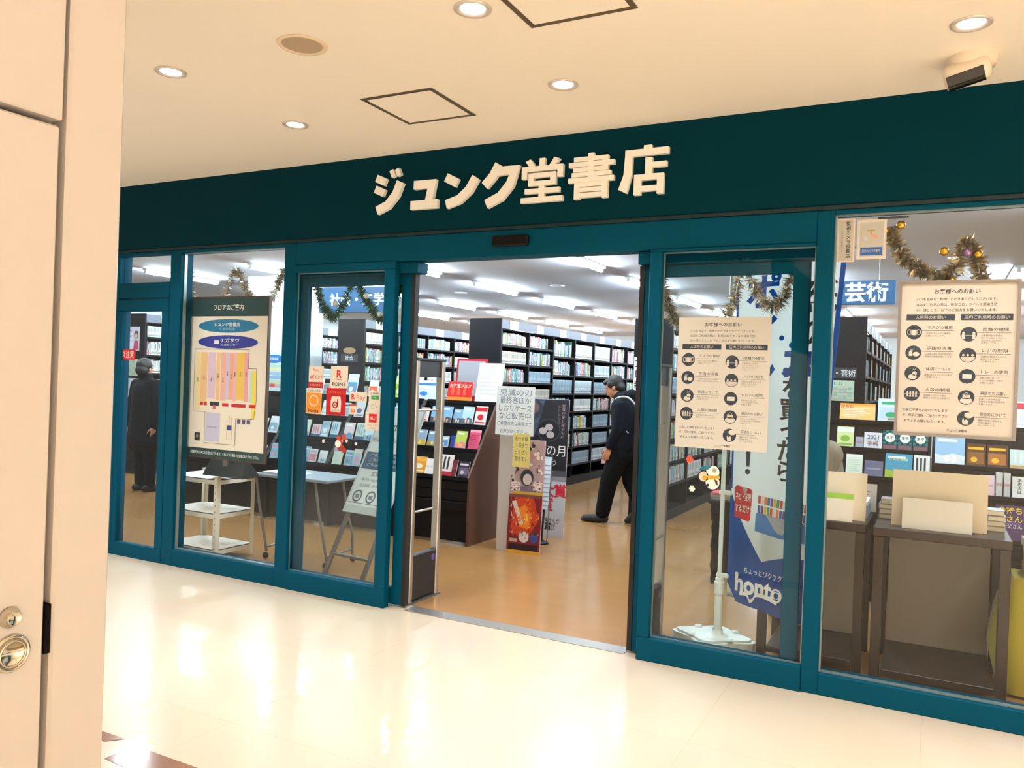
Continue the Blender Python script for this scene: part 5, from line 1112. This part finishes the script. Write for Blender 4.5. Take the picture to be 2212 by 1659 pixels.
def pst(q, W, H):
    q.rect(W*.08, H*.10, W*.62, H*.72, .003, P('#d6dde8')); q.text('新刊案内', W*.36, H*.60, H*.10, .0035, P('#5a6a92'), width=W*.5); q.text('雑誌フェア', W*.36, H*.42, H*.09, .0035, P('#8a5a7a'), width=W*.48); q.rect(0, H*.8, W*.5, H*.86, .003, P('#c85a6a'))
    q.ell(W*.80, H*.66, W*.13, H*.17, .003, P('#3a2a26'), 16); q.ell(W*.80, H*.62, W*.08, H*.11, .0034, P('#d9b49c'), 14); q.poly([(W*.64, H*.05), (W*.98, H*.05), (W*.93, H*.42), (W*.70, H*.42)], .0032, P('#b8406a'))
endsign('poster', 'pale advertising poster with a small dark haired figure on the far left bookcase end', 'poster', -10.55, -10.20, 3.466, 1.78, 2.13, P('#c9cbd4', .5), pst)
endsign('calendar', 'green calendar sheet on the bookcase end behind the far left door', 'calendar', -10.47, -10.22, 3.466, 1.42, 1.66, CALM, calend, 'calendars on bookcase ends')
endsign('poster', 'plain pale blue sheet below the green calendar on the far left bookcase end', 'poster', -10.48, -10.23, 3.466, 1.02, 1.38, P('#bfcbd8', .5), lambda q, W, H: q.rect(W*.1, H*.5, W*.9, H*.52, .003, INKG))
endsign('poster', 'white card with red writing low on the far left bookcase end', 'poster', -10.55, -10.32, 3.466, .85, .99, P('#e6e6e8', .5), lambda q, W, H: q.text('新刊', W*.6, H*.4, H*.5, .003, P('#c8385a'), bold=.02))
endsign('shelf_banner', 'white upright banner with purple and black writing on the bookcase end beside the door jamb', 'sign', -3.10, -2.98, 4.586, 1.30, 1.87, P('#ece8f0', .5), lambda q, W, H: q.vtext('文庫新刊', W*.5, H*.88, H*.17, .003, P('#4a2a6a'), 1.3, .02))
# hanging blue department signs
SBL = P('#1f5480', .5, name='sign_blue')
def hang(label, x0, x1, y, z0, z1, t, h, width):
    s_ = thing('hanging_sign', label, 'sign', ((x0+x1)/2, y, z0), 'blue hanging department signs')
    q = MB(); q.box((x0, y, z0), (x1, y+.03, z1), SBL, .003); q.at(frame((x0, y-.001, z0))); q.text(t, (x1-x0)*.5, (z1-z0)*.52, h, .001, P('#dcecf2'), width=width, bold=.03); q.build('panel', s_)
    for x in (x0+.12, x1-.12):
        q = MB(); q.tube([(x, y+.015, z1), (x, y+.015, SCEIL)], .003, GREYM, 6); q.build('hanger', s_)
hang('blue hanging sign with white characters behind the big window', -1.20, -.295, 2.6, 2.255, 2.445, '人文・芸術', .15, .80)
hang('blue hanging sign with white characters behind the green garland', -6.12, -5.08, 2.6, 2.225, 2.50, '社会・工学', .13, .74)

# ------------------------------------------------------------------ fluorescent lights of the store
TUBE = emit_mat('fluorescent_tube', TUBE_COL, TUBE_E)
CN = {-1.40: 'above the banner', -3.57: 'above the walking man', -5.88: 'above the doorway rack', -7.95: 'above the left rack run', -9.97: 'above the far left door', 0.75: 'above the big window'}
tl0 = None
for r, y in enumerate((1.10, 3.35, 5.60, 7.85, 10.10, 12.35, 14.6)):
    for x in CN:
        if r == 1 and x == .75: continue
        lb = 'strip light on the store ceiling, %s row from the entrance, %s' % (ORD[r], CN[x])
        if tl0 is None:
            t = thing('strip_light', lb, 'ceiling light', (x, y, SCEIL), 'strip lights on the store ceiling')
            q = MB(); q.box((x-.045, y-.02, SCEIL-.028), (x+.045, y+1.32, SCEIL), P('#d8dce0', .4), .004); hs = q.build('housing', t)
            q = MB(); q.tube([(x, y+.01, SCEIL-.052), (x, y+1.29, SCEIL-.052)], .022, TUBE, 12); q.build('tube', t)
            for yy in (y, y+1.295):
                q = MB(); q.box((x-.02, yy-.012, SCEIL-.07), (x+.02, yy+.012, SCEIL-.028), P('#d8dce0', .4)); q.build('socket', hs)
            tl0 = t
        else: t = copy_tree(tl0); t.location = (x, y, SCEIL); t['label'] = lb
for i, (x, y) in enumerate(((-4.9, 6.3), (-6.9, 6.9), (-5.2, 3.6))):
    q = MB(); q.lathe([(.0, -.012), (.07, -.014), (.10, -.010), (.11, 0)], (x, y, SCEIL), P('#dfe2e8', .5), 28); tag(q.build('smoke_detector', loc=(x, y, SCEIL)), ('round white ceiling fitting between the strip lights in the doorway view', 'round white ceiling fitting deeper in the store', 'round white ceiling fitting close to the entrance')[i], 'ceiling fitting')

# ------------------------------------------------------------------ people
def capsule(q, p0, p1, r0, r1, m, n=14, k=4):
    p0 = Vector(p0); p1 = Vector(p1); d = (p1-p0).normalized()
    pts = []; rs = []
    for i in range(k+1):
        a = math.pi/2*(1-i/k); pts.append(p0-d*r0*math.sin(a)); rs.append(max(.0008, r0*math.cos(a)))
    for i in range(k+1):
        a = math.pi/2*i/k; pts.append(p1+d*r1*math.sin(a)); rs.append(max(.0008, r1*math.cos(a)))
    q.tube(pts, rs, m, n)
def chain(q, pts, m):
    for a, b in zip(pts[:-1], pts[1:]): capsule(q, a[:3], b[:3], a[3], b[3], m)
def ellipsoid(q, c, r, m, rot=None, n=18):
    M0 = q.M; q.at(M0 @ Matrix.Translation(c) @ (rot if rot else Matrix()) @ Matrix.Diagonal((r[0], r[1], r[2], 1)))
    q.lathe([(max(.001, math.cos(a)), math.sin(a)) for a in [math.radians(k) for k in range(-90, 91, 12)]], (0, 0, 0), m, n); q.at(M0)
def fuse(q, name, parent, mat, vox=.009, smooth=6, loc=None):
    """melts the overlapping shapes into one continuous surface"""
    o = q.build('tmp'); md = o.modifiers.new('r', 'REMESH'); md.mode = 'VOXEL'; md.voxel_size = vox; md.use_smooth_shade = True
    s_ = o.modifiers.new('s', 'SMOOTH'); s_.iterations = smooth; s_.factor = .5
    dg = bpy.context.evaluated_depsgraph_get(); me = bpy.data.meshes.new_from_object(o.evaluated_get(dg)); bpy.data.objects.remove(o)
    off = wloc(parent) if parent is not None else Vector(loc)
    me.transform(Matrix.Translation(-off)); me.name = name
    me.materials.clear(); me.materials.append(mat)
    o = bpy.data.objects.new(name, me); COL.objects.link(o)
    if parent is not None: o.parent = parent
    else: o.location = loc
    for p in me.polygons: p.use_smooth = True
    return o
SKIN = P('#b98566', .5, vary=.05, scale=20, name='skin'); HAIR = P('#0d0a08', .55, vary=.3, scale=60, name='dark_hair')
JKT = P('#0c1017', .8, vary=.2, scale=9, spec=.15, bump=.15, name='dark_jacket'); TRS = P('#0a0b0c', .85, vary=.2, scale=9, spec=.15, bump=.15, name='dark_trousers'); SHOE = P('#1f1d1b', .7, name='dark_shoe'); SOLE = P('#8a857c', .6)
COAT = P('#0b0d12', .85, vary=.2, scale=8, spec=.15, bump=.1, name='dark_coat'); FUR = P('#9a8f7c', .9, vary=.25, scale=16, bump=.6, stretch=(3, 3, .6), name='beige_coat')
def head(q, c, yaw, pitch, m, s=1.0):
    """head facing local -x; returns the frame"""
    M_ = Matrix.Translation(c) @ Matrix.Rotation(yaw, 4, 'Z') @ Matrix.Rotation(pitch, 4, 'Y') @ Matrix.Diagonal((s, s, s, 1)); q.at(M_)
    ellipsoid(q, (.012, 0, .03), (.098, .076, .088), m); ellipsoid(q, (-.03, 0, -.03), (.062, .060, .078), m); ellipsoid(q, (-.055, 0, -.085), (.030, .034, .024), m)
    capsule(q, (-.088, 0, .012), (-.112, 0, -.026), .010, .014, m); ellipsoid(q, (-.088, 0, -.062), (.018, .026, .010), m); ellipsoid(q, (-.088, 0, -.05), (.014, .022, .006), m)
    for sd in (-1, 1): ellipsoid(q, (.008, sd*.078, -.012), (.022, .010, .032), m); ellipsoid(q, (-.083, sd*.030, .022), (.016, .022, .008), m)
    q.at(Matrix()); return M_
def hand(q, w_, d, side, m, s=1.0, curl=.5):
    """hand at wrist w_, pointing along d, palm normal along side"""
    d = Vector(d).normalized(); n_ = Vector(side).normalized(); u = d.cross(n_).normalized(); w_ = Vector(w_)
    P_ = lambda a, b, c_: tuple(w_+d*a*s+u*b*s+n_*c_*s)
    for b in (-.028, -.009, .010, .028): capsule(q, P_(.0, b*.6, 0), P_(.085, b, 0), .014*s, .011*s, m)
    for i, (b, L) in enumerate(((-.030, .068), (-.010, .078), (.010, .072), (.029, .056))):
        k = P_(.088, b, 0); a = P_(.088+L*.5, b*1.05, curl*.022); e = P_(.088+L*.82, b*1.05, curl*.062)
        capsule(q, k, a, .0095*s, .0088*s, m); capsule(q, a, e, .0088*s, .0075*s, m)
    capsule(q, P_(.025, -.030, .004), P_(.060, -.056, .018), .012*s, .010*s, m); capsule(q, P_(.060, -.056, .018), P_(.092, -.058, .034), .010*s, .008*s, m)
def eyes(M_, parent):
    q = MB().at(M_)
    for sd in (-1, 1): ellipsoid(q, (-.083, sd*.030, .006), (.008, .013, .006), P('#e8e2da', .3), n=10); ellipsoid(q, (-.0885, sd*.030, .006), (.004, .005, .005), P('#1a1410', .2), n=10)
    q.at(Matrix()); q.build('eyes', parent)
def shoe(q, heel, toe, m):
    h_ = Vector(heel); t_ = Vector(toe); chain(q, [(h_.x, h_.y, h_.z+.045, .042), (h_.x*.5+t_.x*.5, h_.y*.5+t_.y*.5, h_.z+.042, .046), (t_.x*.9+h_.x*.1, t_.y*.9+h_.y*.1, t_.z+.036, .040), (t_.x, t_.y, t_.z+.026, .028)], m)

# walking man in the doorway, seen from the side, head bowed
pm = thing('person', 'person in dark jacket and trousers walking towards the shelves with bowed head, in the doorway', 'person', (-3.10, 4.15, 0))
q = MB(); Hm_ = head(q, (-3.175, 4.15, 1.515), 0.12, -.42, SKIN)
chain(q, [(-3.06, 4.15, 1.34, .062), (-3.13, 4.15, 1.45, .056)], SKIN)
chain(q, [(-3.02, 4.15, .95, .13), (-3.03, 4.15, 1.25, .13)], SKIN); chain(q, [(-3.03, 4.00, 1.29, .05), (-3.05, 3.945, 1.05, .042), (-3.13, 3.95, .845, .032)], SKIN); chain(q, [(-3.03, 4.30, 1.29, .05), (-3.02, 4.36, 1.05, .042), (-3.10, 4.35, .845, .032)], SKIN)
hand(q, (-3.13, 3.95, .845), (-.35, 0, -1), (-.2, 1, 0), SKIN); hand(q, (-3.10, 4.35, .845), (-.3, 0, -1), (-.2, -1, 0), SKIN)
chain(q, [(-3.04, 4.07, .90, .09), (-3.16, 4.07, .48, .062), (-3.24, 4.08, .10, .045)], SKIN); chain(q, [(-3.02, 4.23, .90, .09), (-2.98, 4.23, .48, .062), (-2.80, 4.23, .15, .045)], SKIN)
eyes(Hm_, fuse(q, 'body', pm, SKIN, .0065, 5))
q = MB().at(Hm_); ellipsoid(q, (.028, 0, .046), (.098, .086, .088), HAIR); ellipsoid(q, (.060, 0, -.02), (.062, .076, .070), HAIR); ellipsoid(q, (-.05, 0, .075), (.050, .062, .038), HAIR); ellipsoid(q, (.0, -.07, .03), (.05, .022, .045), HAIR); ellipsoid(q, (.0, .07, .03), (.05, .022, .045), HAIR); q.at(Matrix())
fuse(q, 'hair', pm, HAIR, .007, 2)
q = MB()
chain(q, [(-3.00, 4.15, .82, .165), (-3.01, 4.15, 1.0, .165), (-3.02, 4.15, 1.2, .17), (-3.04, 4.15, 1.30, .15), (-3.09, 4.15, 1.40, .085)], JKT); chain(q, [(-3.02, 4.05, .80, .11), (-3.04, 4.02, 1.30, .11)], JKT); chain(q, [(-3.02, 4.25, .80, .11), (-3.04, 4.28, 1.30, .11)], JKT)
chain(q, [(-3.03, 3.99, 1.31, .085), (-3.04, 3.935, 1.05, .066), (-3.12, 3.945, .875, .052)], JKT); chain(q, [(-3.03, 4.31, 1.31, .085), (-3.02, 4.37, 1.05, .066), (-3.10, 4.355, .875, .052)], JKT)
chain(q, [(-3.02, 4.10, 1.42, .06), (-2.96, 4.15, 1.43, .07), (-3.02, 4.20, 1.42, .06), (-3.09, 4.21, 1.40, .045)], JKT); chain(q, [(-3.02, 4.10, 1.42, .06), (-3.09, 4.09, 1.40, .045)], JKT)
fuse(q, 'jacket', pm, JKT, .011, 4)
q = MB(); chain(q, [(-3.02, 4.07, .86, .135), (-3.11, 4.07, .62, .115), (-3.165, 4.07, .47, .10), (-3.23, 4.08, .12, .082)], TRS); chain(q, [(-3.00, 4.23, .86, .125), (-2.98, 4.23, .47, .085), (-2.84, 4.23, .18, .066)], TRS); chain(q, [(-3.01, 4.08, .87, .12), (-3.01, 4.22, .87, .12)], TRS)
fuse(q, 'trousers', pm, TRS, .011, 4)
for h_, t_ in (((-3.20, 4.08, .0), (-3.45, 4.05, .0)), ((-2.79, 4.23, .07), (-3.0, 4.23, .0))):
    q = MB(); shoe(q, h_, t_, SHOE); fuse(q, 'shoe', pm, SHOE, .008, 3)
q = MB(); bpk = P('#0f1116', .8, vary=.1, scale=12)
chain(q, [(-2.68, 4.15, .98, .10), (-2.70, 4.15, 1.22, .10)], bpk); chain(q, [(-2.68, 4.07, .98, .10), (-2.70, 4.07, 1.22, .09)], bpk); chain(q, [(-2.68, 4.23, .98, .10), (-2.70, 4.23, 1.22, .09)], bpk)
bk_ = thing('backpack', 'dark backpack with a pale piped strap on the walking man', 'backpack', (-2.78, 4.15, .9))
fuse(q, 'bag', bk_, bpk, .011, 3)
q = MB(); q.tube(spline([(-2.86, 4.02, 1.32), (-2.95, 4.00, 1.405), (-3.05, 3.985, 1.405), (-3.14, 4.0, 1.34)], 6), .010, P('#c4c4c2', .5), 8); q.build('strap', bk_)
q = MB(); q.tube(spline([(-2.93, 3.985, 1.02), (-2.98, 3.955, 1.07), (-3.03, 3.95, 1.10)], 5), .007, P('#b4b4b4', .5), 8); q.build('strap', bk_)
q = MB().at(frame((-3.25, 3.93, .66), (1, 0, 0), (.1, 0, 1))); q.box((0, 0, -.10), (.13, .14, -.09), P('#b86a72', .5)); q.rect(.01, .01, .12, .06, -.0895, P('#d8c8cc')); tag(q.build('leaflet', loc=(-3.2, 3.93, .66)), 'pinkish leaflet held in the hand of the walking man', 'leaflet')

# person seen from behind at the far left
pl = thing('person', 'person in a long dark coat standing with back turned behind the far left glass door', 'person', (-8.72, 2.45, 0))
q = MB(); Hl = head(q, (-8.72, 2.42, 1.53), -1.35, -.2, SKIN)
chain(q, [(-8.72, 2.45, .9, .12), (-8.72, 2.45, 1.28, .13), (-8.72, 2.44, 1.42, .055)], SKIN)
for sd in (-1, 1):
    chain(q, [(-8.72+sd*.17, 2.45, 1.30, .05), (-8.72+sd*.23, 2.43, 1.04, .04), (-8.72+sd*.22, 2.40, .82, .032)], SKIN); hand(q, (-8.72+sd*.22, 2.40, .82), (0, -.1, -1), (-sd, .1, 0), SKIN)
    chain(q, [(-8.72+sd*.085, 2.45, .86, .085), (-8.72+sd*.09, 2.46, .46, .06), (-8.72+sd*.09, 2.47, .09, .045)], SKIN)
eyes(Hl, fuse(q, 'body', pl, SKIN, .0075, 5))
q = MB().at(Hl); ellipsoid(q, (.025, 0, .035), (.102, .092, .096), HAIR); ellipsoid(q, (.055, 0, -.03), (.070, .082, .078), HAIR); q.at(Matrix()); fuse(q, 'hair', pl, HAIR, .008, 2)
q = MB(); chain(q, [(-8.72, 2.45, .66, .19), (-8.72, 2.45, .9, .175), (-8.72, 2.45, 1.25, .165), (-8.72, 2.44, 1.41, .085)], COAT)
for sd in (-1, 1): chain(q, [(-8.72+sd*.10, 2.45, .62, .15), (-8.72+sd*.09, 2.45, 1.30, .11)], COAT); chain(q, [(-8.72+sd*.17, 2.45, 1.32, .085), (-8.72+sd*.235, 2.43, 1.04, .068), (-8.72+sd*.225, 2.40, .84, .052)], COAT)
fuse(q, 'coat', pl, COAT, .012, 4)
q = MB()
for sd in (-1, 1): chain(q, [(-8.72+sd*.085, 2.45, .80, .10), (-8.72+sd*.09, 2.46, .46, .082), (-8.72+sd*.09, 2.47, .10, .066)], TRS)
fuse(q, 'trousers', pl, TRS, .012, 4)
for sd in (-1, 1):
    q = MB(); shoe(q, (-8.72+sd*.09, 2.40, 0), (-8.72+sd*.11, 2.66, 0), SHOE); fuse(q, 'shoe', pl, SHOE, .009, 3)

# stooping person in a beige coat between the table and the rack behind the big window
pb = thing('person', 'stooping person in a beige coat mostly hidden behind the teal post and the banner', 'person', (-.70, 1.32, 0))
q = MB(); Hb = head(q, (-.80, 1.30, 1.34), .9, -.5, SKIN, .95); chain(q, [(-.72, 1.32, .86, .12), (-.72, 1.32, 1.12, .12), (-.77, 1.31, 1.25, .05)], SKIN)
for sd in (-1, 1):
    chain(q, [(-.72+sd*.10, 1.32-sd*.12, 1.14, .05), (-.80+sd*.12, 1.25-sd*.12, .94, .04), (-.92+sd*.08, 1.25-sd*.10, .86, .032)], SKIN); hand(q, (-.92+sd*.08, 1.25-sd*.10, .86), (-1, 0, -.4), (0, 0, -1), SKIN, .95)
    chain(q, [(-.70+sd*.05, 1.32-sd*.07, .78, .085), (-.70+sd*.05, 1.32-sd*.07, .42, .06), (-.70+sd*.05, 1.33-sd*.07, .09, .045)], SKIN)
eyes(Hb, fuse(q, 'body', pb, SKIN, .0085, 5))
q = MB().at(Hb); ellipsoid(q, (.025, 0, .035), (.10, .090, .094), HAIR); ellipsoid(q, (.055, 0, -.04), (.068, .084, .085), HAIR); q.at(Matrix()); fuse(q, 'hair', pb, HAIR, .009, 2)
q = MB(); chain(q, [(-.66, 1.32, .60, .19), (-.67, 1.32, .9, .185), (-.69, 1.32, 1.08, .175), (-.73, 1.31, 1.20, .10)], FUR)
for sd in (-1, 1): chain(q, [(-.70+sd*.10, 1.32-sd*.12, 1.14, .10), (-.78+sd*.12, 1.25-sd*.12, .94, .075), (-.90+sd*.08, 1.25-sd*.10, .87, .055)], FUR)
fuse(q, 'coat', pb, FUR, .013, 4)
q = MB()
for sd in (-1, 1): chain(q, [(-.70+sd*.05, 1.32-sd*.07, .70, .10), (-.70+sd*.05, 1.33-sd*.07, .10, .066)], TRS)
fuse(q, 'trousers', pb, TRS, .013, 4)
for sd in (-1, 1):
    q = MB(); shoe(q, (-.66+sd*.05, 1.33-sd*.07, 0), (-.88+sd*.05, 1.26-sd*.07, 0), SHOE); fuse(q, 'shoe', pb, SHOE, .01, 3)
for m_ in [m_ for m_ in bpy.data.meshes if m_.users == 0]: bpy.data.meshes.remove(m_)
